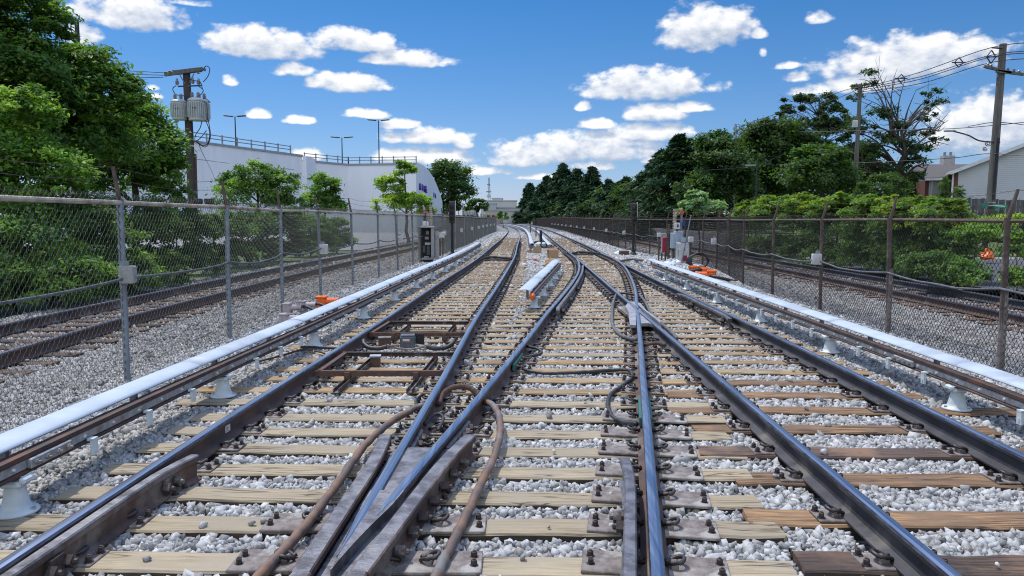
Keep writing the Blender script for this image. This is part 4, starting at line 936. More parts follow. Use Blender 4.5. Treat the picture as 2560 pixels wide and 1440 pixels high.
kb = MB().box((26, 31.9, .08), (27, .5, .22), 0, bev=.03).build('kerb', CONC); kb['kind'] = 'structure'
# ================= foliage =================
LEAFN = [0]
def leaves(name, blobs, n, size, tones, mat=None, parent=None, seed=0, nclump=None, flat=.55, fill=.55, droop=0, cs=.26, origin=(0, 0, 0)):
    """blobs: world ellipsoids (c, rx, ry, rz, weight)"""
    r = np.random.default_rng(seed + 101); mat = mat or LEAF
    w = np.array([b[1] * b[3] * (b[4] if len(b) > 4 else 1) for b in blobs]); w = w / w.sum()
    Vs, Ts, CC = [], [], []
    for b, wi in zip(blobs, w):
        c, rx, ry, rz = np.array(b[0]), b[1], b[2], b[3]
        nc = max(4, int((nclump or 60) * wi)); nl = int(n * wi / nc) + 1
        d = r.normal(size=(nc, 3)); d /= np.linalg.norm(d, axis=1, keepdims=True); d[:, 2] = np.where(d[:, 2] < -.45, -d[:, 2], d[:, 2])
        rad = r.uniform(fill, 1.0, (nc, 1)) ** .6; cc = d * rad * np.array([rx, ry, rz]); CC.append(cc + c)
        R_ = (rx * ry * rz) ** (1/3) * cs * r.uniform(.6, 1.35, (nc, 1, 1))
        p = r.normal(size=(nc, nl, 3)) * .6; p[:, :, 2] *= flat; p = p * R_ + cc[:, None]
        p[:, :, 2] -= droop * (np.abs(p[:, :, 0] - cc[:, None, 0]) + np.abs(p[:, :, 1] - cc[:, None, 1]))
        p = p.reshape(-1, 3) + c; N = len(p)
        # leaf frames
        out = np.repeat(d, nl, 0); nrm = out * .45 + np.array([0, 0, .75]) + r.normal(0, .55, (N, 3)); nrm /= np.linalg.norm(nrm, axis=1, keepdims=True)
        t = r.normal(size=(N, 3)); t -= (t * nrm).sum(1, keepdims=True) * nrm; t /= np.linalg.norm(t, axis=1, keepdims=True); s = np.cross(nrm, t)
        L = size * r.uniform(.6, 1.35, (N, 1)); Wd = L * r.uniform(.38, .55, (N, 1))
        q0 = p - t * L * .5; q1 = p + s * Wd * .5 + nrm * L * .08; q2 = p + t * L * .5 - nrm * L * .10; q3 = p - s * Wd * .5 + nrm * L * .08
        Vs.append(np.stack([q0, q1, q2, q3], 1).reshape(-1, 3))
        base = np.array(tones)[r.integers(0, len(tones), nc)]; tt = 2.0 * np.repeat(base, nl, 0) * r.normal(1, .17, (N, 1)).clip(.5, 1.6) * (1 + r.normal(0, .05, (N, 3)))
        Ts.append(np.repeat(tt, 4, 0))
    V = np.concatenate(Vs) - np.array(origin); T = np.clip(np.concatenate(Ts), 0, 1); F = np.arange(len(V)).reshape(-1, 4)
    LEAFN[0] += len(F)
    return npmesh(name, V, F, mat, T, parent), np.concatenate(CC)
def blob(px, py, rx, ry, Y, w=1, dY=0, k=1.0):
    c = dp(px, py, Y + dY); return (tuple(c), rx * Y / FPX, rx * Y / FPX * k, ry * Y / FPX, w)
DK = [(.022, .045, .014), (.03, .06, .018), (.04, .075, .02)]
GD = [(.035, .075, .018), (.05, .10, .022), (.07, .125, .028)]
GB = [(.10, .17, .03), (.13, .20, .035), (.075, .135, .025)]
GY = [(.17, .23, .03), (.20, .25, .035), (.12, .19, .03)]
CON = [(.016, .038, .022), (.022, .048, .026), (.030, .056, .026)]
OAK = [(.03, .055, .025), (.04, .07, .03), (.022, .042, .02)]
def limbs(mb, base, CC, r0, top=None, k=14, seed=0, rr=.35):
    r = np.random.default_rng(seed); base = Vector(base); CC = [Vector(c) for c in CC]
    ctr = sum(CC, Vector()) / len(CC); top = Vector(top) if top else Vector((base.x * .3 + ctr.x * .7, base.y * .3 + ctr.y * .7, max(c.z for c in CC) * .78 + ctr.z * .22))
    n = 9; T = [base.lerp(top, i / n) + Vector((r.normal(0, r0 * .35), r.normal(0, r0 * .35), 0)) * (i > 0) for i in range(n + 1)]
    mb.tube(T, [r0 * (1.25 if i == 0 else 1 - .8 * i / n) for i in range(n + 1)], 8)
    idx = r.permutation(len(CC))[:k]
    for j in idx:
        c = CC[j]; best = min(range(2, n + 1), key=lambda i: abs((T[i].z) - (c.z - (c - T[i]).xy.length * .55))); a = T[best]
        m = a.lerp(c, .5) + Vector((r.normal(0, .1), r.normal(0, .1), (c - a).length * .10)); ra = r0 * (1 - .8 * best / n) * rr + .012
        mb.tube(smooth([a, m, c], 4), [ra * (1 - .8 * i / 8) for i in range(9)], 5)
        for _ in range(2):
            e = c + Vector(r.normal(0, 1, 3)).normalized() * (c - a).length * .28; mb.tube([m.lerp(c, .5), e], [ra * .4, ra * .12], 4)
    return T
def tree(label, blobs, n, size, tones, base, r0=.16, seed=0, nclump=60, name='tree', cat='tree', group=None, k=14, mat=None, trunk=True, **kw):
    base = Vector(base); root = empty(name, label, cat, tuple(base), 0, group)
    crown, CC = leaves('crown', blobs, n, size, tones, mat, root, seed, nclump, origin=tuple(base), **kw)
    if trunk:
        mb = MB(); limbs(mb, (0, 0, -.2), [c - np.array(base) for c in CC], r0, k=k, seed=seed); mb.build('trunk', BARK, root)
    return root
g0 = lambda px, Y, z=-.1: (dp(px, 549, Y).x, Y, z)
# left side
tree('tallest dark leafy tree at the far left edge, its crown above the frame', [blob(60, 40, 110, 90, 19), blob(-60, 150, 150, 140, 19), blob(60, 190, 120, 100, 19), blob(130, 95, 45, 60, 19, .8), blob(30, 330, 120, 110, 19.5)], 30000, .15, DK[1:] + GD, g0(20, 19.5), .22, 1, 230, k=22, cs=.27, fill=.35)
tree('leafy green tree second from the left with a ragged top under the tall lamp', [blob(215, 190, 90, 70, 21), blob(270, 250, 85, 80, 21), blob(150, 300, 110, 90, 21), blob(235, 360, 110, 80, 21.5), blob(200, 140, 45, 35, 21, .6)], 26000, .15, GD + GD + DK[2:] + GB[2:], g0(190, 21.5), .17, 2, 210, k=20, cs=.27, fill=.35)
tree('leafy green tree beside the transformer pole, crown drooping right', [blob(320, 295, 80, 62, 24), blob(340, 370, 110, 80, 24), blob(405, 430, 62, 62, 24), blob(300, 440, 110, 70, 24.5), blob(425, 490, 42, 50, 24, .7)], 26000, .15, GD + GB[2:], g0(340, 24.5), .17, 3, 210, k=20, droop=.25, cs=.27, fill=.35)
tree('bright yellow-green small tree in front of the taller trees at far left', [blob(60, 300, 95, 80, 17), blob(-20, 400, 150, 100, 17), blob(110, 430, 110, 65, 17), blob(170, 480, 70, 45, 17, .8), blob(30, 500, 130, 50, 17)], 24000, .12, GB + GD[1:], g0(50, 17.2), .10, 4, 210, k=14, cs=.27, fill=.35)
shr = [(20, 620, 170, 110, 15.8, GD + GB[:1]), (-140, 640, 150, 120, 14.6, GD), (210, 590, 130, 95, 17.5, DK[1:] + GD), (330, 575, 120, 85, 20.3, GD + DK), (120, 700, 120, 50, 15.6, GB + GD), (290, 665, 90, 35, 18.2, GB[1:] + GD),
       (440, 580, 100, 62, 23.5, DK + GD[:1]), (535, 575, 80, 50, 27, DK + GD), (620, 575, 80, 44, 31, GD + DK), (700, 572, 70, 40, 35, DK + GD[:1]), (775, 572, 60, 34, 39, GD), (840, 572, 40, 26, 43, GD + GB[:1])]
for k, (px, py, rx, ry, Y, tn) in enumerate(shr):
    tree(f'bushy green shrub behind the left track, {ORD[k]} in the row from the left edge', [blob(px, py, rx, ry, Y), (tuple(g0(px + rx * .5, Y, .45)), rx * Y / FPX * .75, .8, .6, 1), (tuple(g0(px - rx * .5, Y - .4, .4)), rx * Y / FPX * .75, .8, .6, 1)], 16000 if k < 6 else 11000, .12 if k < 6 else .15, tn, g0(px, Y), .05, 20 + k, 90, 'shrub', 'shrub', 'shrubs behind the left track', k=6, cs=.24, fill=.3)
tree('loose wispy small tree in front of the white building', [blob(640, 450, 75, 42, 34), blob(575, 470, 40, 38, 34, .8), blob(700, 470, 50, 45, 34), blob(620, 500, 95, 45, 34), blob(725, 520, 45, 40, 34, .8)], 9500, .16, GD + DK[2:] + GB[:1], g0(640, 34), .09, 40, 120, k=24, cs=.27, fill=.35)
tree('small rounded loose tree in front of the lower white wall', [blob(812, 470, 36, 36, 42), blob(795, 510, 42, 34, 42), blob(835, 515, 36, 34, 42)], 5200, .2, GD + GB[:1], g0(812, 42), .09, 41, 70, k=14, cs=.30, fill=.3)
tree('bright green maple overlapping the corner of the white building', [blob(1008, 430, 32, 26, 55), blob(975, 470, 38, 30, 55), blob(1032, 500, 42, 22, 55), blob(990, 510, 52, 26, 55), blob(1068, 520, 28, 26, 55, .8)], 9000, .24, GB + GY[:1] + GD[2:], g0(1020, 55), .14, 42, 110, k=14, cs=.27, fill=.35)
tree('big dark rounded tree beyond the building\'s slanting end', [blob(1105, 428, 42, 28, 285), blob(1138, 448, 44, 42, 285), blob(1105, 480, 40, 50, 285), blob(1152, 490, 36, 40, 285), blob(1125, 522, 48, 22, 285)], 11000, 1.15, DK + GD[:1], g0(1120, 285), .7, 43, 150, k=10, cs=.30, fill=.3)
tree('small dark round tree in the distance right of the big dark one', [blob(1194, 513, 24, 15, 140), blob(1180, 522, 18, 14, 140), blob(1207, 524, 15, 12, 140)], 2600, .5, DK + GD[:1], g0(1193, 140), .25, 44, 40, k=5)
tree('tiny green bush at the far bend of the track', [blob(1258, 537, 13, 10, 170), blob(1258, 545, 16, 8, 170)], 900, .5, GD, g0(1258, 170), .1, 45, 20, 'bush', 'bush', k=3)
# right side
DK0 = DK; DK = [tuple(v * .72 for v in t) for t in DK]; CON = [tuple(v * .95 for v in t) for t in CON]; OAK = [tuple(v * .7 for v in t) for t in OAK]; GD0 = GD; GD = [tuple(v * .75 for v in t) for t in GD]
def conifer(px, top, hw, Y, label, seed, n=7500, base=548, tones=CON):
    r = np.random.default_rng(seed); b = dp(px, base, Y); t = dp(px, top, Y); H = t.z - (-.1); Rm = hw * Y / FPX
    root = empty('conifer', label, 'conifer', (b.x, Y, -.1), 0, 'dark conifers along the right side')
    V, T, CCs = [], [], []; mb = MB(); mb.tube([(0, 0, 0), (0, 0, H * .97)], [.022 * H, .02], 6)
    nb = int(110); Rm *= 1.75
    for i in range(nb):
        h = .10 + .88 * (i / nb) ** .9; L = Rm * (1 - h) ** .75 * r.uniform(.7, 1.18) + .12; a = r.uniform(0, 2 * PI); d = np.array([math.cos(a), math.sin(a), 0])
        tip = d * L + np.array([0, 0, h * H - L * .06 + r.normal(0, .05)]); st = np.array([0, 0, h * H - L * .05])
        if i % 2 == 0: mb.tube([Vector(st), Vector(tip)], [.02 * (1 - h) * H * .15 + .01, .006], 4)
        m = n // nb; tt = r.uniform(.12, 1.02, (m, 1)) ** .8; p = st + (tip - st) * tt; sp_ = L * .20 * (1.25 - tt); p = p + r.normal(size=(m, 3)) * np.array([1, 1, .45]) * sp_
        p[:, 2] -= .10 * L * tt[:, 0] ** 2
        nrm = np.array([0, 0, 1]) + r.normal(0, .5, (m, 3)); nrm /= np.linalg.norm(nrm, axis=1, keepdims=True); t_ = d + r.normal(0, .5, (m, 3)); t_ -= (t_ * nrm).sum(1, keepdims=True) * nrm; t_ /= np.linalg.norm(t_, axis=1, keepdims=True); s = np.cross(nrm, t_)
        Ln = (Y * .0034 + .05) * r.uniform(.7, 1.5, (m, 1)); V.append(np.stack([p - t_ * Ln, p + s * Ln * .28, p + t_ * Ln - np.array([0, 0, 1]) * Ln * .25, p - s * Ln * .28], 1).reshape(-1, 3))
        T.append(np.repeat(1.8 * np.array(tones)[r.integers(0, len(tones))] * r.normal(1, .18, (m, 1)).clip(.5, 1.5), 4, 0))
    V = np.concatenate(V); npmesh('crown', V, np.arange(len(V)).reshape(-1, 4), NEEDLE, np.concatenate(T), root); mb.build('trunk', BARK, root); LEAFN[0] += len(V) // 4
for k, (px, top, hw, Y) in enumerate([(1325, 458, 26, 320), (1368, 438, 40, 245), (1405, 406, 46, 200), (1442, 420, 44, 165), (1480, 414, 44, 138), (1522, 448, 48, 118), (1562, 440, 52, 102), (1605, 428, 58, 90)]):
    conifer(px, top, hw, Y, f'dark conifer on the right side, {ORD[k]} from the far bend of the track', 60 + k)
conifer(1700, 330, 105, 64, 'large dark spreading pine, tallest where the right trees step up', 70, 16000, tones=CON + DK[1:2]); conifer(1650, 372, 70, 75, 'dark pine just left of the large spreading pine', 71, 10000)
tree('dark leafy tree right of the large pine', [blob(1790, 365, 52, 36, 56), blob(1810, 420, 75, 55, 55), blob(1830, 480, 75, 45, 55), blob(1760, 480, 70, 45, 55)], 19000, .30, DK + GD[:1], g0(1800, 55), .2, 72, 130, k=8, cs=.30, fill=.3)
tree('pale feathery young tree behind the grey cabinets', [blob(1748, 498, 30, 24, 38), blob(1725, 520, 32, 22, 38), blob(1775, 522, 40, 22, 38)], 3600, .22, [(.11, .17, .09), (.085, .14, .07)], g0(1750, 38), .06, 73, 46, k=12, cs=.26)
tree('dense black-green tree left of the leaning street pole', [blob(1935, 340, 65, 50, 60), blob(1925, 420, 85, 70, 60), blob(1990, 380, 60, 60, 60), blob(1900, 490, 80, 40, 60)], 24000, .32, DK, g0(1940, 60), .24, 74, 150, k=10, cs=.30, fill=.3)
tree('thin open-crowned tree with bare twigs above the dense black-green one', [blob(2030, 262, 75, 30, 62, .8), blob(1985, 285, 40, 26, 62), blob(2080, 300, 50, 34, 62), blob(2040, 340, 80, 45, 62)], 10000, .28, OAK, g0(2040, 62), .24, 75, 90, k=60, cs=.16)
tree('mid green bushy tree behind the thin street lamp', [blob(2050, 400, 68, 42, 46), blob(2030, 450, 85, 45, 46), blob(2090, 455, 60, 45, 46)], 14000, .24, GD[:2] + DK[1:], g0(2050, 46), .14, 76, 110, k=8, cs=.30, fill=.3)
tree('dark rounded yew-like shrub below the half-dead oak', [blob(2205, 470, 55, 36, 37), blob(2205, 500, 72, 30, 37)], 5200, .15, DK[1:] + GD[:1], g0(2205, 37, .6), .1, 77, 70, 'shrub', 'shrub', k=4, cs=.25)
for k, (px, py, rx, ry, Y) in enumerate([(1740, 440, 70, 80, 70), (1870, 450, 70, 80, 66), (1880, 370, 50, 50, 68), (2000, 480, 90, 55, 64), (2110, 470, 70, 60, 66), (1620, 490, 80, 45, 96), (2330, 470, 70, 35, 58), (1540, 500, 70, 36, 125), (2140, 400, 50, 50, 60)]):
    tree(f'dark rounded background tree filling the right skyline, {ORD[k]} of nine', [blob(px, py, rx, ry, Y), blob(px, py + ry * .8, rx, ry * .7, Y)], 6500, Y * .0058, DK, g0(px, Y), .2, 220 + k, 90, k=4, cs=.32, fill=.2, group='background trees on the right')
# half-dead oak
ob = g0(2258, 50, .9); oak = empty('oak_tree', 'half-dead oak with bare branches poking above its dark crown', 'tree', ob)
OB = [blob(2165, 225, 34, 22, 50, .8), blob(2130, 250, 30, 16, 50, .6), blob(2200, 290, 42, 26, 50), blob(2140, 320, 45, 28, 50), blob(2210, 360, 50, 30, 50), blob(2150, 400, 60, 40, 50), blob(2250, 330, 36, 26, 50, .7), blob(2290, 380, 48, 28, 50), blob(2335, 265, 30, 20, 50, .7), blob(2315, 300, 30, 20, 50, .6), blob(2292, 408, 38, 26, 50), blob(2262, 445, 48, 28, 50), blob(2305, 345, 34, 24, 50, .8), blob(2325, 240, 30, 16, 50, .7), blob(2180, 190, 30, 16, 50, .5), blob(2210, 440, 60, 32, 50), blob(2345, 350, 24, 14, 50, .5)]
cr_, CC = leaves('crown', OB, 12000, .2, OAK + DK[1:], None, oak, 80, 190, origin=ob, cs=.30, fill=.3)
mb = MB(); T = limbs(mb, (0, 0, -.3), [c - np.array(ob) for c in CC], .46, top=tuple(dp(2256, 330, 50) - Vector(ob)), k=70, seed=5, rr=.42); mb.build('trunk', BARK, oak)
mb = MB(); r5 = np.random.default_rng(9)
for (x0, y0, x1, y1) in [(2230, 360, 2205, 215), (2240, 350, 2232, 205), (2245, 355, 2262, 200), (2250, 360, 2290, 225), (2235, 340, 2195, 250), (2258, 370, 2345, 262), (2262, 385, 2370, 300), (2256, 350, 2312, 262), (2225, 300, 2175, 205), (2280, 330, 2352, 330)]:
    a = dp(x0, y0, 50) - Vector(ob); b = dp(x1, y1, 50 + r5.normal(0, 1.5)) - Vector(ob); m = a.lerp(b, .5) + Vector((r5.normal(0, .2), 0, .2)); P = smooth([a, m, b], 5); mb.tube(P, [.085 * (1 - .85 * i / (len(P)-1)) for i in range(len(P))], 5)
    for _ in range(7):
        i = r5.integers(3, len(P)); s = P[i]; e = s + Vector((r5.normal(0, .5), r5.normal(0, .4), abs(r5.normal(.45, .35)))); mb.tube([s, s.lerp(e, .5) + Vector(r5.normal(0, .05, 3)), e], [.03, .02, .008], 4)
mb.build('dead_branch', DEADBARK, oak)
# vines and hedge along the right
DK, GD = DK0, GD0
hx = lambda px, X=11.9: X * FPX / (px - 1280)
for k, (px, X, top, rx) in enumerate([(1868, 12.2, 512, 40), (1935, 12.0, 498, 60), (2010, 11.9, 494, 62), (2090, 11.9, 492, 70), (2170, 12.0, 500, 72), (2255, 12.1, 506, 74), (2345, 12.4, 508, 72)]):
    Y = hx(px, X); zt = dp(px, top, Y).z; bl = []
    for h, wd in ((zt - .55, 1.0), (zt - 1.15, 1.15), (.55, 1.2)):
        bl.append(((X, Y, h), rx * Y / FPX * wd, .9, .62, 1))
    yb = hx(px, X); root = tree(f'vine-covered hedge clump with bright tips behind the right fence, {ORD[k]} from the left', bl[:1] + [((X + .1, Y, zt - .3), rx * Y / FPX, .7, .32, 1.4)] + [((X + rng.uniform(-.3, .3), Y + rng.uniform(-1, 1), zt + rng.uniform(-.12, .05)), .35, .4, .22, .8) for _ in range(4)], 8600, .12, [tuple(v * .66 for v in t) for t in GY + GB + GB] + GD[1:], (X, Y, -.1), .05, 90 + k, 80, 'hedge', 'hedge', 'vine-covered hedge behind the right fence', k=8, cs=.24, fill=.2)
    lw, _ = leaves('lower_foliage', [((X + .1, Y, zt - 1.1), rx * Y / FPX * 1.2, .9, .75, 1), ((X - .1, Y - .3, .5), rx * Y / FPX * 1.25, .9, .62, 1.2)], 8000, .12, DK + GD[:1], None, root, 120 + k, 90, origin=(X, Y, -.1), cs=.28, fill=.15)
for k, (px, Y, py, rx, ry, tn) in enumerate([(2440, 19.5, 590, 60, 30, GB + GD), (2400, 17.5, 690, 60, 42, GD + GB[:1]), (2330, 18.0, 670, 70, 45, GD + DK[:1]), (2460, 33.5, 560, 80, 14, GB + GY), (2540, 35, 548, 50, 12, GY), (2545, 20, 620, 40, 40, GD + GB), (2545, 15.5, 700, 40, 30, GD + GB)]):
    tree(f'low leafy weeds behind the right fence near the orange bag, {ORD[k]} of seven', [blob(px, py, rx, ry, Y)], 3200, .10, tn, g0(px, Y), .02, 140 + k, 50, 'weed_clump', 'weeds', 'weeds by the road on the right', k=4, cs=.28, fill=.1)
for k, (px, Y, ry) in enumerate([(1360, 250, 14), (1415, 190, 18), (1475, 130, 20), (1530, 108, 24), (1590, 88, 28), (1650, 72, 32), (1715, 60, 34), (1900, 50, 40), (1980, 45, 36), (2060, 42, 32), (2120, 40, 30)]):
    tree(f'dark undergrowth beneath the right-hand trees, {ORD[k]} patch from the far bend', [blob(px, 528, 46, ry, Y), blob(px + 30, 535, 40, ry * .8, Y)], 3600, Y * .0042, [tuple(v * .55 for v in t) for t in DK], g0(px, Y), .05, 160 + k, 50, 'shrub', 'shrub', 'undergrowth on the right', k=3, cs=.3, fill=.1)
for k, (X, Y, z) in enumerate([(23.9, 42, 3.9), (25.0, 42.4, 3.5)]):
    tree(('tall narrow clipped evergreen by the pale garage wall', 'short rounded evergreen by the pale garage wall')[k], [((X, Y, z - .5 * (1 - .3 * k)), .38, .38, .85 - .3 * k, 1), ((X, Y, z - 1.1), .42, .4, .5, 1)], 1600, .1, DK[1:], (X, Y, 1.8), .04, 180 + k, 40, 'evergreen', 'shrub', k=2, fill=.1)
fv = dp(2350, 505, 36); tree('creeper spilling over the left end of the grey board fence', [blob(2350, 508, 60, 11, 36), blob(2290, 514, 40, 14, 36)], 3800, .13, DK[2:] + GD, (fv.x, 36.5, .8), .04, 190, 60, 'creeper', 'creeper', k=3, cs=.28, fill=.1)
print('leaves', LEAFN[0])
# ================= white building with roof parking, left =================
def wall_run(root, iv, pts, name, mat, th=.5, cop=True, base=-.2):
    """pts: (x, y, ztop)"""
    for (x0, y0, z0), (x1, y1, z1) in zip(pts[:-1], pts[1:]):
        d = Vector((x1 - x0, y1 - y0, 0)); t = d.normalized(); nrm = Vector((-t.y, t.x, 0)) * th
        q_ = [Vector((x0, y0, 0)), Vector((x1, y1, 0)), Vector((x1, y1, 0)) + nrm, Vector((x0, y0, 0)) + nrm]; Z = [z0, z1, z1, z0]
        V = [p - iv + Vector((0, 0, base)) for p in q_] + [p - iv + Vector((0, 0, z)) for p, z in zip(q_, Z)]
        MB().add(V, [(3, 2, 1, 0), (4, 5, 6, 7), (0, 1, 5, 4), (1, 2, 6, 5), (2, 3, 7, 6), (3, 0, 4, 7)]).build(name, mat, root)
        if cop:
            V = [p - iv + Vector((0, 0, z + .004)) - nrm * (.25 if k < 2 else -.25) for k, (p, z) in enumerate(zip(q_, Z))]; V += [v + Vector((0, 0, .28)) for v in V]
            MB().add(V, [(3, 2, 1, 0), (4, 5, 6, 7), (0, 1, 5, 4), (1, 2, 6, 5), (2, 3, 7, 6), (3, 0, 4, 7)]).build('coping', WALLC, root)
def W3(px, py, Y): p = dp(px, py, Y); return (p.x, p.y, p.z)
wb = empty('parking_building', 'big windowless white building with cars-park railing on its stepped roof', 'building', (-40, 105, 0)); iv = Vector((-40, 105, 0))
hi = [W3(150, 318, 74), W3(430, 350, 88), W3(756, 392, 108)]; lo = [W3(757, 404, 112), W3(870, 414, 118), W3(1040, 412, 118)]
wall_run(wb, iv, hi, 'wall', WALLW); wall_run(wb, iv, lo, 'wall', WALLW)
cur = [W3(1040, 405, 118), W3(1058, 413, 126), W3(1072, 426, 137), W3(1083, 443, 152), W3(1092, 462, 172), W3(1100, 483, 205), W3(1106, 505, 270)]
wall_run(wb, iv, cur, 'end_wall', WALLW, cop=False)
e0 = Vector(hi[-1]); MB().box(e0 - iv + Vector((.3, 2.5, -6)), (.5, 5, 12.2), 0).build('step_wall', WALLW, wb)
def railing(pts, n, h=1.1, th=.13):
    for (a, b), k in zip(zip(pts[:-1], pts[1:]), n):
        a, b = Vector(a) - iv, Vector(b) - iv; up = Vector((0, 0, .30))
        for i in range(k + 1):
            p = a.lerp(b, i / k) + up; MB().box(p + Vector((0, .3, h / 2)), (.16, .12, h)).build('railing_post', GALV, wb)
        for z in (h * .45, h * .85): MB().cyl(a + up + Vector((0, .2, z)), b + up + Vector((0, .2, z)), th * .5, th * .5, 6).build('railing_bar', GALV, wb)
railing([hi[0], hi[1], W3(725, 388, 106)], (9, 8)); railing([W3(760, 404.5, 112), lo[1], lo[2]], (4, 6))
MB().cyl(Vector(W3(745, 442, 104)) - iv, Vector(W3(745, 442, 104)) - iv + Vector((0, .5, 0)), .3, .3, 10).build('wall_vent', WALLC, wb)
for k, (x0, y0, x1, y1, Y) in enumerate([(485, 397, 573, 408, 90.5), (700, 420, 735, 424, 103)]):
    a, b = Vector(W3(x0, y0, Y)) - iv, Vector(W3(x1, y1, Y + 2)) - iv; MB().cyl(a, b, .05, .05, 4).build('wall_crack', WALLC, wb)
# purple letters on the receding end wall (mostly hidden by the maple)
def letter_strip(pxs, tops, hs, Y, chars):
    for (px, tp, hh, Yk, ch) in zip(pxs, tops, hs, Y, chars):
        cu = bpy.data.curves.new('letter', 'FONT'); cu.body = ch; cu.extrude = .12; cu.align_x = 'CENTER'; cu.align_y = 'CENTER'
        o = bpy.data.objects.new('letter', cu); col.objects.link(o); dg = bpy.context.evaluated_depsgraph_get(); me = bpy.data.meshes.new_from_object(o.evaluated_get(dg)); bpy.data.objects.remove(o)
        me.materials.clear(); me.materials.append(PURPLE); o = put('sign_letter', me, wb); c = dp(px, tp, Yk); s = hh * Yk / FPX / .7
        o.location = c - iv; o.scale = (s * 1.5, s, s); o.rotation_euler = (PI/2, 0, R(72))
letter_strip((1050, 1055, 1060, 1064, 1084, 1088), (468, 470, 473, 476, 488, 491), (17, 16, 16, 15, 12, 12), (121, 124, 126.5, 129, 152, 160), 'IIHaII')
# lamps on the roof and beyond
def lamp(px, top, bot, Y, label, heads, w=.16, mat=LAMPM):
    a, b = dp(px, bot, Y), dp(px, top, Y); r = empty('parking_lamp', label, 'lamp post', tuple(a), 0, 'tall lamp posts around the car park'); h = b.z - a.z
    MB().cyl((0, 0, 0), (0, 0, h), w * .6, w * .45, 8).build('pole', mat, r)
    for s in heads: MB().box((s * .95 * Y / 110, 0, h + .05), (1.25 * Y / 110, .5, .14), 0, bev=.03, ry=-s * .08).build('lamp_head', mat, r)
    return r
lamp(590, 291, 372, 101, 'dark twin-headed lamp post rising behind the upper roof railing', (-1, 1)); lamp(856, 344, 412, 119, 'dark twin-headed lamp post over the lower roof, shorter one', (-1, 1)); lamp(948, 301, 412, 119, 'tallest twin-headed lamp post over the lower roof', (-1, 1))
r = empty('street_lamp', 'tall dark single-arm lamp post above the left trees', 'lamp post', g0(217, 30)); a = dp(216, 46, 30)
MB().cyl((0, 0, 0), (0, 0, a.z), .11, .08, 10).build('pole', LAMPM, r); MB().box((-.14, 0, a.z + .02), (.3, .08, .06)).build('arm', LAMPM, r); MB().box((-.33, 0, a.z + .04), (.30, .22, .06), bev=.02).build('lamp_head', LAMPM, r)
# ================= transformer pole =================
PY = 31; pb = dp(484, 549, PY); pt_ = dp(466, 176, PY); tp = empty('utility_pole', 'dark timber utility pole carrying three grey transformers behind the left fence', 'utility pole', (pb.x, PY, 0)); ivp = Vector((pb.x, PY, 0))
L = lambda px, py, d=0: dp(px, py, PY + d) - ivp
MB().cyl((0, 0, -.2), L(466, 176), .20, .14, 14).build('pole', POLED, tp, smooth=False)
MB().cyl(L(492, 520, .05), L(488, 385, .05), .055, .055, 8).build('conduit', RUST, tp)
for dz_ in (-.22, .22):
    a, b = L(412, 187, dz_), L(507, 172, dz_); m = (a + b) / 2; d = b - a; MB().box(m, (d.length, .10, .13), 0, ry=-math.atan2(d.z, d.x)).build('crossarm', POLEW, tp)
MB().box(L(470, 178), (1.0, .36, .12), 0, ry=-.12).build('pole_cap', POLEW, tp)
for (x0, y0, x1, y1) in ((450, 188, 463, 210), (485, 184, 472, 208)): MB().cyl(L(x0, y0, -.25), L(x1, y1, -.12), .022, .022, 5).build('brace', GALV, tp)
def trafo(px, top, bot, rpx, d, label_):
    c = L(px, bot, d); h = (bot - top) * PY / FPX; rr_ = rpx * PY / FPX; mb = MB(); mb.lathe(c, [(rr_ * .86, 0), (rr_ * .92, .03), (rr_ * .92, h * .86), (rr_ * 1.0, h * .87), (rr_ * 1.0, h * .92), (rr_ * .7, h)], 22)
    can = mb.build('transformer_can', TRAFO, tp)
    mb = MB()
    for k in range(26):
        a = 2 * PI * k / 26
        if k % 13 in (0, 1, 2): continue
        mb.box(c + Vector((math.cos(a) * rr_ * .98, math.sin(a) * rr_ * .98, h * .47)), (rr_ * .22, .022, h * .68), a)
    mb.build('cooling_fins', TRAFO, can)
    for s in (-.4, .35):
        MB().lathe(c + Vector((s * rr_, -.05, h)), [(.05, 0), (.05, .04), (.08, .06), (.05, .09), (.08, .12), (.05, .15), (.07, .18), (.03, .24)], 10).build('bushing', CERAM, can)
    MB().cyl(c + Vector((-.06, -rr_, h * .55)), c + Vector((.14, -rr_ - .03, h * .55)), .02, .02, 6).build('tap', GALV, can)
trafo(449, 252, 300, 19, -.25, ''); trafo(492, 248, 302, 20, -.30, ''); trafo(508, 250, 303, 17, .25, '')
for px, py in ((443, 213), (482, 210), (497, 213)):
    MB().lathe(L(px, py, -.2), [(.05, 0), (.05, .05), (.085, .07), (.05, .1), (.085, .13), (.05, .17), (.04, .26)], 10).build('cutout_insulator', CERAM, tp)
MB().cyl(L(445, 216, -.1), L(505, 214, -.1), .03, .03, 6).build('bracket_arm', STEELB, tp)
for px, py in ((414, 186), (424, 184), (434, 182), (504, 176), (512, 178), (496, 185)):
    MB().lathe(L(px, py, -.2), [(.03, 0), (.06, .03), (.03, .06), (.07, .09), (.03, .13)], 8).build('pin_insulator', CERAM, tp)
for P_ in ([(505, 178), (515, 165), (524, 172), (520, 190), (508, 205)], [(440, 214), (432, 222), (440, 236), (462, 240)], [(497, 216), (508, 226), (498, 240), (480, 246)], [(462, 188), (480, 200), (500, 205), (506, 222)], [(442, 301), (444, 325), (452, 340), (462, 352)], [(505, 302), (500, 320), (490, 335), (486, 350)], [(514, 300), (524, 330), (520, 356), (508, 364), (490, 352)], [(520, 296), (526, 340), (516, 366), (500, 362), (484, 348)], [(500, 252), (512, 246), (526, 256)], [(503, 258), (516, 258), (518, 300)], [(484, 355), (500, 346), (516, 326)]):
    MB().tube(smooth([L(x, y, -.25) for x, y in P_], 5), .018, 5).build('jumper_wire', BLACK, tp)
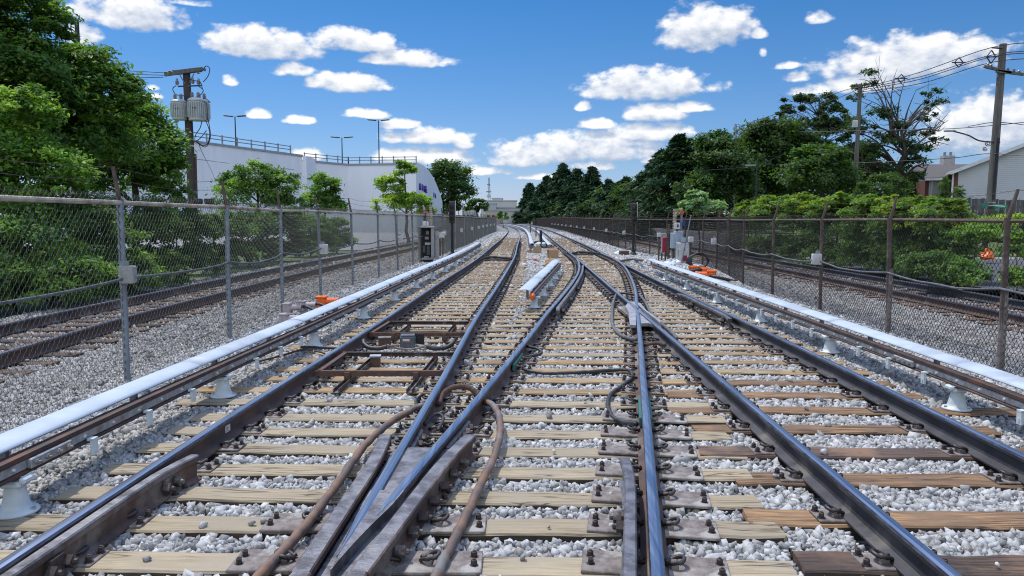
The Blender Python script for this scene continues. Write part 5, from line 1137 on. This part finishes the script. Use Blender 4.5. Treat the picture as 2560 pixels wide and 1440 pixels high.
def wire(pts, label, r=.014, mat=BLACK, group='overhead wires'):
    tag(MB().tube(smooth(pts, 6), r, 5).build('overhead_wire', mat), label, 'wire', group)
for k, (y0, y1) in enumerate(((178, 177), (184, 186), (189, 196))):
    wire([dp(-300, y1 + 14, 34), dp(120, y1 + 6, 33), dp(290, y1, 32), dp(414 - 3 * k, y0 + 4, PY)], ('top', 'middle', 'lowest')[k] + ' of three wires running left from the transformer pole')
wire([dp(380, 318, 36), dp(430, 338, 33), dp(478, 360, 31)], 'service cable slanting down to the transformer pole from the left', .022)
wire([dp(495, 350, 31.5), dp(505, 380, 40), dp(530, 430, 60), dp(545, 470, 80)], 'thin stay wire running from the transformer pole toward the white building', .02, GALV)
for k, px in enumerate((497, 524)):
    p = dp(px, 549, 30); r = empty('meter_box', ('black box with pale posts just right of the transformer pole', 'second black box with pale posts, further right of the transformer pole')[k], 'box', (p.x, 30, -.1))
    MB().box((0, 0, 2.62), (.30, .25, .22), bev=.03).build('box_body', BLACKPAINT, r); MB().box((.05, 0, 1.2), (.10, .10, 2.6)).build('support_post', WHITETRIM, r)
# ================= right-hand poles and street lamps =================
def rpole(px0, py0, px1, py1, Y, r0, r1, label, mat=POLEW, zb=0):
    b = dp(px0, py0, Y); r = empty('utility_pole', label, 'utility pole', (b.x, Y, zb)); t = dp(px1, py1, Y) - Vector((b.x, Y, zb)); MB().cyl((0, 0, -.2), t, r0, r1, 14).build('pole', mat, r); return r, Vector((b.x, Y, zb))
r, v = rpole(2474, 535, 2508, 110, 36, .20, .155, 'tall weathered utility pole at the right edge with wires and a curly lamp arm', zb=1.9)
l = lambda px, py, d=0: dp(px, py, 36 + d) - v
MB().cyl(l(2483, 500, -.2), l(2496, 345, -.2), .06, .06, 8).build('conduit', BLACKPAINT, r)
MB().tube(smooth([l(2500, 356, -.1), l(2450, 352, -.1), l(2420, 338, -.1), l(2376, 326, -.1)]), .035, 7).build('lamp_arm', STEELB, r)
MB().tube([l(2470 + 9 * math.cos(a) * (1 - a / 14), 358 + 8 * math.sin(a) * (1 - a / 14), -.1) for a in [i * .5 for i in range(22)]], .02, 5).build('scroll', STEELB, r)
MB().tube([l(2462 + 6 * math.cos(a) * (1 - a / 14), 372 + 6 * math.sin(a) * (1 - a / 14), -.1) for a in [i * .5 for i in range(22)]], .018, 5).build('scroll', STEELB, r)
MB().box(l(2374, 327, -.1), (.5, .2, .08), bev=.03).build('lamp_head', LAMPG, r)
MB().box(l(2494, 174, -.25), (1.3, .1, .12), 0, ry=.22).build('crossarm', POLEW, r); MB().box(l(2525, 182, -.25), (1.3, .1, .12), 0, ry=.12).build('crossarm', POLEW, r)
for px, py in ((2470, 166), (2478, 168), (2520, 178), (2535, 180), (2548, 183)): MB().lathe(l(px, py, -.25), [(.03, 0), (.07, .03), (.03, .07), (.07, .10), (.03, .15)], 8).build('pin_insulator', CERAM, r)
MB().cyl(l(2505, 121, -.1), l(2480, 119, -.1), .04, .04, 6).build('top_bracket', STEELB, r)
def spacer(px, py, Y, h, name='cable_spacer', label='diamond-shaped cable spacer on the wire bundle'):
    c = dp(px, py, Y); q_ = [Vector((0, 0, h)), Vector((.22, 0, 0)), Vector((0, 0, -h)), Vector((-.22, 0, 0))]
    mb = MB(); [mb.cyl(q_[i], q_[(i+1) % 4], .028, .028, 5) for i in range(4)]; mb.cyl((-.34, 0, 0), (.34, 0, 0), .03, .03, 5)
    o = mb.build(name, BLACK); o.location = c; return tag(o, label, 'wire spacer', 'wire spacers')
spacer(2478, 142, 36, .30, label='diamond wire spacer beside the top of the right edge pole'); spacer(2397, 156, 38.5, .24, label='small diamond wire spacer partway along the wire bundle'); spacer(2253, 196, 42.5, .22, label='small diamond wire spacer nearest the slender grey pole')
for k, (yl, yr, yo) in enumerate(((222, 119, 106), (222, 138, 126), (226, 142, 131), (230, 156, 142))):
    a = dp(2150, yl, 46); b = dp(2478, yr, 36); c = dp(2640, yo - 4 + 2 * k, 31); m = dp(2300, (yl + yr) / 2 + 10 + k * 2, 41)
    wire([a, m, b, c], ('top', 'second', 'third', 'lowest')[k] + ' wire of the bundle rising to the right edge pole', .02)
for k, (P_, lab) in enumerate([([(2650, 296, 32), (2500, 312, 36), (2370, 322, 40), (2200, 326, 44), (2000, 330, 48)], 'wire crossing the oak to the right edge pole'), ([(2650, 325, 32), (2500, 306, 36), (2420, 316, 39)], 'wire leaving the right edge pole at mid height'),
    ([(2640, 398, 33), (2480, 384, 36), (2380, 395, 40), (2200, 405, 46), (1950, 412, 52)], 'low wire passing in front of the grey house'), ([(2145, 218, 46), (2105, 228, 47), (1990, 268, 52), (1840, 318, 60)], 'wire dropping left from the slender grey pole'),
    ([(2145, 224, 46), (2050, 262, 50), (1845, 330, 60), (1700, 335, 66)], 'second wire dropping left from the slender grey pole'), ([(1960, 385, 50), (1880, 415, 44), (1700, 430, 38)], 'cable in front of the dark right-hand trees')]):
    wire([dp(*p_) for p_ in P_], lab, .018)
r, v = rpole(2134, 510, 2151, 210, 46, .15, .11, 'slender grey utility pole with a small box before the dark trees', POLEW, .8)
MB().box(dp(2138, 310, 45.8) - v, (.28, .2, .42), bev=.03).build('pole_box', TRAFO, r)
MB().box(dp(2146, 216, 45.9) - v, (.8, .06, .06), 0, ry=.25).build('top_bracket', STEELB, r)
r, v = rpole(2086, 505, 2090, 378, 50, .08, .06, 'thin dark street lamp with a curved arm before the mid green tree', LAMPM, .8)
MB().tube(smooth([dp(2140, 385, 50) - v, dp(2110, 374, 50) - v, dp(2088, 368, 50) - v, dp(2066, 369, 50) - v]), .03, 6).build('arm', LAMPG, r); MB().box(dp(2064, 369, 50) - v, (.45, .16, .07)).build('lamp_head', LAMPG, r)
r, v = rpole(1838, 520, 1839, 310, 62, .10, .09, 'distant pole top poking above the right-hand trees', LAMPG, 0)
r, v = rpole(1892, 520, 1892, 412, 42, .05, .04, 'small street lamp half hidden in front of the dark trees', LAMPM, 0); MB().box(dp(1876, 413, 42) - v, (.55, .14, .06)).build('lamp_head', LAMPG, r)
# ================= houses =================
def roof_pts(root, a, b, c, d, t=.14):
    V = [Vector(q_) for q_ in (a, b, c, d)]; V += [q_ + Vector((0, 0, t)) for q_ in V]
    return MB().add(V, [(3, 2, 1, 0), (4, 5, 6, 7), (0, 1, 5, 4), (1, 2, 6, 5), (2, 3, 7, 6), (3, 0, 4, 7)]).build('roof', SHINGLE, root)
def clapboards(root, x0, x1, z0, ze, zp, xp):
    mb = MB(); z = z0; h = .115
    def xr(z):
        if z <= ze: return x0, x1
        t = (z - ze) / (zp - ze); return x0 + (xp - x0) * t, x1 + (xp - x1) * t
    while z < zp - .06:
        a, b = xr(z); c, d = xr(z + h); mb.add([(a, -.026, z), (b, -.026, z), (d, -.002, z + h), (c, -.002, z + h), (a, .1, z), (b, .1, z)], [(0, 1, 2, 3), (4, 5, 1, 0)]); z += h
    return mb.build('clapboard_wall', SIDING, root)
def house_grey():
    b = dp(2392, 500, 46); zb = 1.6; r = empty('house', 'house with a big grey clapboard gable wall at the right edge', 'house', (b.x, 46, zb), -R(27)); ze = dp(2392, 427, 46).z - zb; sl = .42; L_ = 9.0; zp = ze + sl * L_
    clapboards(r, 0, 2 * L_, -.3, ze, zp, L_)
    MB().add([(0, 0, -.3), (0, 9, -.3), (0, 9, ze), (0, 0, ze)], [(0, 1, 2, 3)]).build('brick_front', BRICK, r); MB().box((-.10, .2, ze / 2 - .3), (.22, .46, ze + .3)).build('brick_corner', BRICK, r)
    roof_pts(r, (-.45, -.3, ze - .45 * sl), (L_, -.3, zp), (L_, 9, zp), (-.45, 9, ze - .45 * sl)); roof_pts(r, (L_, -.3, zp + .003), (2 * L_ + .45, -.3, ze - .45 * sl), (2 * L_ + .45, 9, ze - .45 * sl), (L_, 9, zp + .003))
    d = math.hypot(L_ + .45, (L_ + .45) * sl); MB().box(((L_ - .45) / 2, -.34, (ze + zp - .45 * sl) / 2 + .04), (d, .06, .20), 0, ry=-math.atan(sl)).build('barge_board', WHITETRIM, r)
    MB().box((-.50, 4, ze - .14), (.13, 9, .13)).build('gutter', WHITETRIM, r); MB().cyl((-.27, -.08, ze - .1), (-.27, -.08, -.3), .05, .05, 6).build('downpipe', WHITETRIM, r)
    for dy in (1.2, 3.6): w = MB().box((-.03, dy, 1.7), (.06, .8, 1.5)).build('window', WHITETRIM, r); MB().box((-.065, dy, 1.7), (.02, .62, 1.3)).build('pane', GLASS, w)
house_grey()
def house_small():
    b = dp(2320, 500, 54); zb = 1.6; r = empty('garage', 'small pale-walled outbuilding with a grey shingle roof left of the clapboard house', 'outbuilding', (b.x, 54, zb), -R(20)); ze = dp(2320, 449, 54).z - zb; zt = dp(2328, 413, 54).z - zb
    clapboards(r, 0, 6, -.3, ze - .05, ze - .04, 3); MB().box((-.12, 2, ze / 2 - .15), (.24, 4.1, ze + .3)).build('brick_corner', BRICK, r); MB().box((3, 3.9, ze / 2 - .15), (6, .2, ze + .3)).build('back_wall', BRICK, r)
    roof_pts(r, (-.35, -.3, ze - .02), (6.3, -.3, ze - .02), (6.0, 2, zt), (.2, 2, zt)); roof_pts(r, (.2, 2, zt + .002), (6, 2, zt + .002), (6.3, 4.3, ze), (-.35, 4.3, ze))
    MB().box((3, -.36, ze), (6.6, .06, .16)).build('gutter', WHITETRIM, r); MB().cyl((.2, -.06, ze), (.2, -.06, -.3), .05, .05, 6).build('downpipe', WHITETRIM, r)
house_small()
c = dp(2398, 398, 62); r = empty('house', 'dark-roofed brick house behind the clapboard one, only roof and chimney showing', 'house', (c.x, 62, 2)); 
MB().box((1.0, 3, 1.7), (7.2, 6, 4.2)).build('wall', BRICK, r); 
zt_ = dp(2400, 404, 62).z - 2; MB().add([(-2.8, -.3, zt_ - 1.7), (4.9, -.3, zt_ - 1.7), (4.9, 3, zt_), (-1.9, 3, zt_), (-2.8, 6.3, zt_ - 1.7), (4.9, 6.3, zt_ - 1.7)], [(0, 1, 2, 3), (3, 2, 5, 4), (0, 3, 4), (1, 5, 2), (0, 4, 5, 1)]).build('roof', SHINGLE, r)
ch = MB().box((.3, 2.2, zt_ + .1), (.95, .6, 1.1)).build('chimney', CONC, r); [MB().cyl((.3 + s, 2.2, zt_ + .65), (.3 + s, 2.2, zt_ + .95), .11, .11, 8).build('chimney_pot', GALV, ch) for s in (-.25, .25)]
# grey board fence
bf = empty('board_fence', 'weathered grey board fence below the clapboard house', 'fence', (dp(2384, 500, 38).x, 38, 1.6)); a = dp(2384, 496, 38); b = dp(2660, 512, 34); v = Vector(bf.location); d = b - a; n = int(d.xy.length / .15); ang = math.atan2(d.y, d.x); pk = MB()
for i in range(n):
    p = a.lerp(b, i / n) - v; pk.box((p.x, p.y + rng.normal(0, .01), p.z / 2 + rng.normal(0, .02) - .2), (.138, .025, p.z + .55), ang + rng.normal(0, .02))
pk.build('boards', FENCEW, bf)
for z in (.2, .8): MB().box((d.x / 2, d.y / 2 + .08, z), (d.xy.length, .05, .09), ang).build('rail', FENCEW, bf)
# street signs on the pole, hydrant, orange bag
sg = empty('street_sign', 'green street name signs strapped to the right edge pole', 'street sign', tuple(dp(2476, 512, 35.6)))
MB().box((.42, -.05, -.06), (.72, .02, .17), .1, ry=.08).build('sign_plate', SIGNG, sg); MB().box((.30, -.05, -.22), (.22, .02, .12), .1).build('sign_plate', SIGNG, sg); MB().box((-.32, -.12, .0), (.30, .02, .18), -.9, ry=-.5).build('sign_plate', SIGNG, sg)
for k in range(2): MB().cyl((0, 0, .08 - .14 * k), (0, 0, .11 - .14 * k), .215, .215, 14).build('strap', WHITETRIM, sg)
MB().box((.42, -.063, -.055), (.52, .002, .05), .1, ry=.08).build('sign_lettering', WHITETRIM, sg)
p = dp(2461, 655, 31); r = empty('marker_post', 'black marker post with a white top by the kerb behind the right fence', 'post', (p.x, 31, .15)); MB().cyl((0, 0, 0), (0, 0, .95), .10, .09, 10).build('post', BLACKPAINT, r); MB().cyl((0, 0, .95), (.02, 0, 1.2), .07, .05, 8).build('post_top', WHITETRIM, r)
mb = MB(); mb.lathe((0, 0, 0), [(.20, 0), (.26, .07), (.24, .2), (.15, .31), (.05, .38), (.08, .43)], 12); o = mb.build('rubbish_bag', REDL if False else ORANGE)
for vv in o.data.vertices: vv.co += Vector(rng.normal(0, .025, 3))
o.location = dp(2467, 652, 30.6); o.location.z = .2; tag(o, 'crumpled orange bag on the kerb seen through the right fence', 'bag')
DCONC = pm('stained_concrete', (.20, .20, .195), (.13, .13, .125), 2.5, .9, 0, .2)
cw = empty('concrete_wall', 'low grey concrete wall behind the dark track beyond the grey cabinets', 'wall', (11.5, 48, 0))
for k in range(4): MB().box((-.3 + .1 * k, -6 + 6.05 * k, .45), (.25, 6, 1.3 + .02 * (k % 2)), 0, bev=.02).build('wall_panel', DCONC, cw)
# ================= distant buildings and mast =================
FARW = pm('distant_pale_wall', (.50, .49, .45), (.44, .43, .40), .1, .9, 0, 0); FARB = pm('distant_beige_wall', (.46, .40, .30), (.40, .35, .27), .1, .9, 0, 0); FARG = pm('distant_grey_wall', (.40, .42, .44), (.34, .36, .38), .1, .9, 0, 0)
def farb(x0, x1, y0, y1, Y, mat, label, extra=()):
    a, b = dp(x0, y0, Y), dp(x1, y1, Y); r = empty('distant_building', label, 'building', ((a.x + b.x) / 2, Y, -.2)); MB().box((0, 10, (a.z + .2) / 2), (b.x - a.x, 20, a.z + .2)).build('wall', mat, r); MB().box((0, 10, a.z + .5), (b.x - a.x + .6, 20.6, .5)).build('roof_edge', FARG, r)
    n = max(3, int((b.x - a.x) / 5))
    for i in range(n): MB().box((-(b.x - a.x) / 2 + (i + .5) * (b.x - a.x) / n, -.06, a.z * .62), ((b.x - a.x) / n * .55, .1, a.z * .14)).build('window', GLASS, r)
farb(1202, 1292, 503, 545, 420, FARW, 'long pale distant building under the radio mast'); farb(1230, 1256, 497, 504, 440, FARW, 'pale rooftop block on the long distant building')
farb(1221, 1240, 510, 526, 360, FARG, 'small light grey block before the long distant building'); farb(1214, 1252, 527, 546, 330, FARB, 'low beige distant building at the bend'); farb(1256, 1310, 529, 547, 320, FARW, 'low off-white distant building right of the beige one'); farb(1238, 1300, 520, 527, 370, FARG, 'flat blue-grey roofed shed between the distant buildings'); farb(1155, 1185, 523, 545, 250, FARW, 'white low building glimpsed behind the small round tree')
ms = empty('radio_mast', 'grey lattice radio mast on the distant roof', 'mast', (dp(1222, 500, 430).x, 430, 0)); b = dp(1222, 497, 430).z; t = dp(1222, 444, 430).z; mb = MB()
for k in range(3):
    a = 2 * PI * k / 3; mb.cyl((math.cos(a) * 1.0, math.sin(a) * 1.0, b - 6), (math.cos(a) * .45, math.sin(a) * .45, t), .16, .14, 5)
    for i in range(12): z0, z1 = b + (t - b) * i / 12, b + (t - b) * (i + 1) / 12; r0 = 1 - .55 * i / 12; a2 = a + 2 * PI / 3; mb.cyl((math.cos(a) * r0, math.sin(a) * r0, z0), (math.cos(a2) * r0, math.sin(a2) * r0, z1), .1, .1, 4)
mb.build('lattice', LAMPG, ms)
for z, w in ((b + 1.5, 2.2), (b + 4, 2.6), (b + 8, 1.6)): MB().box((0, 0, z), (w * 1.1, .4, .6)).build('antenna', GALV, ms)
# ================= trackside signals and cabinets =================
x, y = -3.64, 32; cb_ = empty('equipment_cabinet', 'open beige metal cabinet with dark insides beside the left fence', 'cabinet', (x, y, .0), .06); w, d, h = .66, .5, 1.36
mb = MB(); mb.box((-w/2 + .03, 0, h/2 + .12), (.06, d, h)).box((w/2 - .06, 0, h/2 + .12), (.12, d, h)).box((0, d/2 - .02, h/2 + .12), (w - .01, .03, h - .02)).box((0, 0, .15), (w - .02, d - .02, .08)).box((0, 0, h + .12), (w + .06, d + .08, .06), bev=.015); mb.build('case', BEIGEBOX, cb_)
MB().box((0, 0, .05), (w * .8, d * .8, .12)).build('plinth', BLACKPAINT, cb_); MB().box((-.015, .08, h/2 + .12), (w - .20, .03, h - .12)).build('dark_interior', BLACKPAINT, cb_)
for xx, zz, sx, sz, m_ in ((.05, 1.25, .12, .16, GREYBOX), (.02, 1.02, .16, .12, GREYBOX), (.06, .78, .24, .10, WHITEBOX), (-.1, .55, .1, .3, BG), (.08, .5, .12, .4, BG), (.0, .22, .2, .05, ALU)): MB().box((xx, .03, zz), (sx, .06, sz)).build('relay', m_, cb_)
MB().box((w/2 + .12, .1, .72), (.16, .02, 1.2), .5).build('open_door', BEIGEBOX, cb_)
MB().box((-.08, 0, h + .27), (.15, .14, .22), bev=.02).build('top_box', WHITEBOX, cb_); MB().box((.06, 0, h + .25), (.10, .14, .20), bev=.02).build('top_box', WHITEBOX, cb_)
lp = empty('warning_lamp', 'thin post with red lamp behind the open beige cabinet', 'lamp', (x - .06, y + .35, 0)); MB().cyl((0, 0, 0), (0, 0, 2.2), .035, .03, 8).build('post', RUSTPOST, lp); MB().cyl((-.05, 0, 2.2), (-.1, 0, 2.42), .05, .03, 8).build('bracket', TANRAIL, lp); MB().cyl((.03, -.07, 2.12), (.03, .07, 2.12), .06, .06, 12).build('red_lens', REDL, lp)
lp = empty('insulator_stack', 'thick ribbed tan post standing right of the red lamp at the cabinet', 'post', (x + .17, y + .35, 0)); MB().lathe((0, 0, 0), [(.05, 0), (.05, 1.7)] + [(.05 + .02 * (k % 2), 1.72 + .045 * k) for k in range(16)], 10).build('ribbed_post', TANRAIL, lp)
for k, (px, Y, dz_, lab) in enumerate(((1100, 37, 0, 'pale box on a short post right of the beige cabinet'), (1107, 36.4, .05, 'tilted pale box right of the beige cabinet'))): p = dp(px, 590, Y); r = empty('small_box', lab, 'box', (p.x, Y, 0)); MB().cyl((0, 0, 0), (0, 0, .95), .03, .03, 6).build('post', RUSTPOST, r); MB().box((0, -.05, 1.02 + dz_), (.22, .14, .28), 0, bev=.02, ry=.2 * k).build('box_body', WHITEBOX, r)
def signal(px, py, Y, topy, hw, label, hy):
    p = gp(px, py, 0) if Y is None else dp(px, py, Y); p.z = 0; r = empty('signal_mast', label, 'railway signal', tuple(p)); Y = p.y; zt = dp(px, topy, Y).z; zh = dp(px, hy, Y).z; w = hw * Y / FPX
    MB().lathe((0, 0, 0), [(.22, 0), (.20, .05), (.10, .16), (.075, .3)], 10).build('base', BLACKPAINT, r); MB().cyl((0, 0, .2), (0, 0, zt), .065, .06, 10).build('mast', BLACKPAINT, r)
    MB().box((0, -.06, (zt + zh) / 2), (w * 2, .20, zt - zh), bev=.03).build('signal_head', DARKSIG, r)
    for k in range(3):
        z = zh + (zt - zh) * (.22 + .28 * k); MB().cyl((0, -.17, z), (0, -.32, z - .02), .085, .095, 12, cap=False).build('lamp_hood', BLACKPAINT, r); MB().cyl((0, -.16, z), (0, -.175, z), .06, .06, 12).build('lens', GLASS, r)
    MB().box((w * 1.1, 0, (zt + zh) / 2 + .2), (.03, .16, zt - zh - .3)).build('backboard_edge', WHITETRIM, r)
    return r
signal(1131, 637, 38, 504, 7.5, 'dark signal on a black mast beside the left fence', 557); signal(1583, 637, 38.5, 508, 7.5, 'dark signal on a black mast beside the right fence', 560)
# cluster of cabinets, right
def clus(px, py, Y=31.5): p = dp(px, py, Y); return p
def cbox(name, x0, y0, x1, y1, Y, dep, mat, label, cat, parts=(), leg=None, rz=.0):
    a, b = dp(x0, y0, Y), dp(x1, y1, Y); c = (a + b) / 2; r = empty(name, label, cat, (c.x, Y, 0), rz); s = (b.x - a.x, dep, a.z - b.z); MB().box((0, 0, c.z), s, bev=.02).build('case', mat, r); MB().box((0, -dep/2 - .008, c.z), (s[0] * .88, .014, s[2] * .92), bev=.004).build('door', mat, r)
    for (fx, fz, w_, h_, m_, nm) in parts: MB().box((fx * s[0], -dep/2 - .022, c.z + fz * s[2]), (w_ * s[0], .012, h_ * s[2])).build(nm, m_, r)
    if leg: 
        for s_ in ((-1, 1) if leg == 2 else (0,)): MB().cyl((s_ * s[0] * .38, .02, 0), (s_ * s[0] * .38, .02, b.z + .01), .035, .035, 8).build('leg', RUSTPOST, r)
    return r
cbox('equipment_cabinet', 1691, 606, 1721, 656, 31.5, .35, WHITEBOX, 'white equipment cabinet with a red notice among the right-hand boxes', 'cabinet', [(.12, -.28, .34, .28, REDP, 'red_notice'), (.08, .33, .24, .14, WHITETRIM, 'label_plate'), (.08, .16, .12, .12, TIE_YEL, 'yellow_sticker'), (-.42, 0, .04, .3, GALV, 'handle')], 2)
cbox('meter_box', 1677, 582, 1690, 621, 31.8, .25, BLUEBOX, 'flat pale blue box left of the ribbed pale blue one', 'box', leg=1)
r = cbox('ribbed_box', 1687, 578, 1705, 609, 31.7, .25, BLUEBOX, 'ribbed pale blue box above the white cabinet', 'box'); [MB().box((-.1 + .05 * k, -.15, dp(1690, 593, 31.7).z), (.014, .02, .45)).build('rib', BLUEBOX, r) for k in range(5)]
cbox('small_box', 1702, 594, 1716, 605, 31.4, .2, BLUEBOX, 'squat pale blue box on top of the white cabinet', 'box')
cbox('small_box', 1687, 557, 1699, 573, 31.6, .2, WHITEBOX, 'white box with a dark mark at the top of the right-hand cluster', 'box', [(0, .05, .3, .4, BLACKPAINT, 'dark_mark')], 1)
cbox('small_box', 1721, 592, 1733, 606, 31.3, .2, WHITEBOX, 'white box on a brown post right of the white cabinet', 'box', leg=1)
cbox('small_box', 1643, 582, 1653, 592, 33, .15, WHITEBOX, 'small white box left of the crimson panel', 'box', leg=1); cbox('small_box', 1655, 583, 1664, 591, 33, .15, GREYBOX, 'grey twin box just above the crimson panel', 'box')
r = cbox('notice_panel', 1654, 593, 1665, 631, 32.5, .06, REDP, 'crimson panel with a pale edge hanging beside the right fence', 'panel', [(-.47, 0, .14, 1.0, WHITETRIM, 'pale_edge')], 2)
for (px, top, label, mt, rr_) in ((1685, 523, 'ribbed tan post behind the pale blue boxes', TANRAIL, .07), (1671, 560, 'short rusty post left of the ribbed tan post', RUSTPOST, .05)):
    p = dp(px, 640, 32); z = dp(px, top, 32).z; o = MB().lathe((0, 0, 0), [(rr_, 0), (rr_, z * .6)] + [(rr_ * (1 + .25 * (k % 2)), z * (.62 + .38 * k / 14)) for k in range(15)], 10).build('equipment_post', mt); o.location = (p.x, 32, 0); tag(o, label, 'post')
p = dp(1702, 640, 32.3); r = empty('warning_lamp', 'red lamp and blue fitting on a post above the right-hand boxes', 'lamp', (p.x, 32.3, 0)); zt = dp(1702, 524, 32.3).z; MB().cyl((0, 0, 0), (0, 0, zt), .05, .045, 10).build('post', GALV, r)
MB().cyl((0, -.08, zt - .12), (0, .08, zt - .12), .08, .08, 12).build('red_lens', REDL, r); MB().cyl((0, 0, zt), (0, 0, zt + .08), .055, .03, 8).build('cap', TANRAIL, r); MB().box((.08, -.06, dp(1706, 560, 32.3).z), (.14, .14, .22), bev=.03).build('blue_fitting', BLUEP, r)
a, b = dp(1727, 541, 31), dp(1703, 660, 31); o = MB().cyl((0, 0, 0), a - b, .028, .024, 8).cyl(a - b, a - b + Vector((.0, 0, .06)), .04, .04, 8).build('leaning_rod', GALV); o.location = b; tag(o, 'long grey rod leaning across the white cabinet', 'rod')
def lump(px, py, s, mat, name, label, cat, Y=None, seed=1, z=0):
    r = np.random.default_rng(seed); p = gp(px, py, z); mb = MB(); prof = [(1, 0), (1.08, .25), (.9, .55), (.55, .85), (.12, 1.0)]; mb.lathe((0, 0, 0), [(a * s[0], b * s[2]) for a, b in prof], 12); o = mb.build(name, mat)
    for v_ in o.data.vertices: v_.co = Vector((v_.co.x, v_.co.y * s[1] / s[0], v_.co.z)) + Vector(r.normal(0, s[0] * .09, 3))
    o.location = p; return tag(o, label, cat)
lump(1680, 662, (.34, .2, .22), WHITEP, 'plastic_sheet', 'crumpled white plastic sheet behind the right cover', 'sheet', seed=3)
lump(1548, 636, (.3, .2, .14), WHITEP, 'plastic_sheet', 'small pale crumpled bag by the right signal', 'sheet', seed=4)
o = MB().box((0, 0, .1), (.45, .35, .22), .2, bev=.03).build('junction_crate', RUST); o.location = gp(1560, 637, 0); tag(o, 'small brown box at the foot of the right signal', 'box')
# centre island clutter
def carton(px, py, s, rz, label, flaps=True):
    p = gp(px, py, 0); r = empty('cardboard_box', label, 'cardboard box', tuple(p), rz); a, b, c = s; t = .012; mb = MB(); mb.box((0, -b/2, c/2), (a, t, c)).box((0, b/2, c/2), (a, t, c)).box((-a/2, 0, c/2), (t, b - t, c)).box((a/2, 0, c/2), (t, b - t, c)).box((0, 0, .01), (a - t, b - t, t)); mb.build('box_walls', CARD, r)
    if flaps:
        for (x_, y_, ry_, rx_, sx, sy) in ((-a/2 - .07, 0, .7, 0, .2, b), (a/2 + .07, 0, -.5, 0, .2, b), (0, b/2 + .06, 0, .6, a, .18)): MB().box((x_, y_, c + .03), (sx, sy, t), 0, rx=rx_, ry=-ry_).build('flap', CARDIN, r)
    return r
carton(1382, 645, (.46, .36, .36), .15, 'open cardboard box with raised flaps at the end of the middle contact rail'); carton(1343, 633, (.42, .34, .34), .05, 'closed brown cardboard box left of the open one', False)
carton(1324, 632, (.26, .22, .14), .3, 'small flattened brown carton left of the two boxes', False)
o = MB().box((0, 0, .1), (.16, .14, .2), .3, bev=.02).build('white_carton', WHITEP); o.location = gp(1333, 631, 0); tag(o, 'small white carton between the brown ones', 'carton')
lump(1376, 668, (.26, .2, .34), CARD, 'paper_sack', 'crumpled brown paper sack in front of the open cardboard box', 'sack', seed=6)
lump(1338, 653, (.10, .08, .1), REDL, 'red_rag', 'small bright red object on the stones left of the brown sack', 'rag', seed=7)
p = gp(1358, 620, 0); sh = empty('plastic_sheet', 'white plastic sheet with a black coil in the middle of the island', 'sheet', tuple(p)); o = MB().box((0, 0, .2), (.9, .5, .32), .1, bev=.08, taper=.8).build('folded_sheet', WHITEP, sh); [MB().tube([(.02 + (.17 + .02 * k) * math.cos(a * PI / 8), -.38 - .03 * k, .22 + (.2 + .01 * k) * math.sin(a * PI / 8)) for a in range(17)], .025, 6).build('black_coil', BLACK, sh) for k in range(3)]
cable([(1330, 612, .15), (1338, 605, .35), (1345, 606, .3), (1352, 612, .12)], .06, BLACK, 'black_cable', 'black tangled cable behind the white plastic sheet')
for k, (px, base, top) in enumerate(((1326, 583, 563), (1340, 592, 569), (1352, 610, 577))):
    p = gp(px, base, 0); z = dp(px, top, p.y).z; o = MB().box((0, 0, z / 2), (.12 if k < 2 else .2, .1, z)).box((0, 0, z + .02), (.10, .08, .06)).build('marker_stake', RUST if k < 2 else BLACKPAINT); o.location = p; tag(o, ('rusty stake standing furthest away between the two tracks', 'rusty stake in the middle of three between the tracks', 'short black stake just behind the white plastic sheet')[k], 'stake')
# dark switch gear across the tracks in the distance
for (P1, P2, Y, label) in ((A, B, 33, 'dark switch rods and cables across the left track in the distance'), (E, F, 38, 'dark switch rods and cables across the right track at the points')):
    r = empty('switch_rods', label, 'switch machinery', (float(P1(Y)), Y, 0)); wv = float(P2(Y) - P1(Y))
    for k in range(4): MB().cyl((-.25, -.6 + .4 * k, .07), (wv + .25, -.55 + .4 * k, .07 + .03 * (k % 2)), .035, .035, 6).build('rod', STEELB, r)
    for k in range(3): MB().box((.3 + .4 * k, -.2 + .25 * (k % 2), .12), (.25, .3, .12), bev=.02).build('gear_box', BLACKPAINT, r)
    MB().tube(smooth([(.05, -.9, .08), (.4, -1.0, .22), (1.0, -.9, .18), (wv, -.7, .08)]), .04, 6).build('cable_loop', BLACK, r)
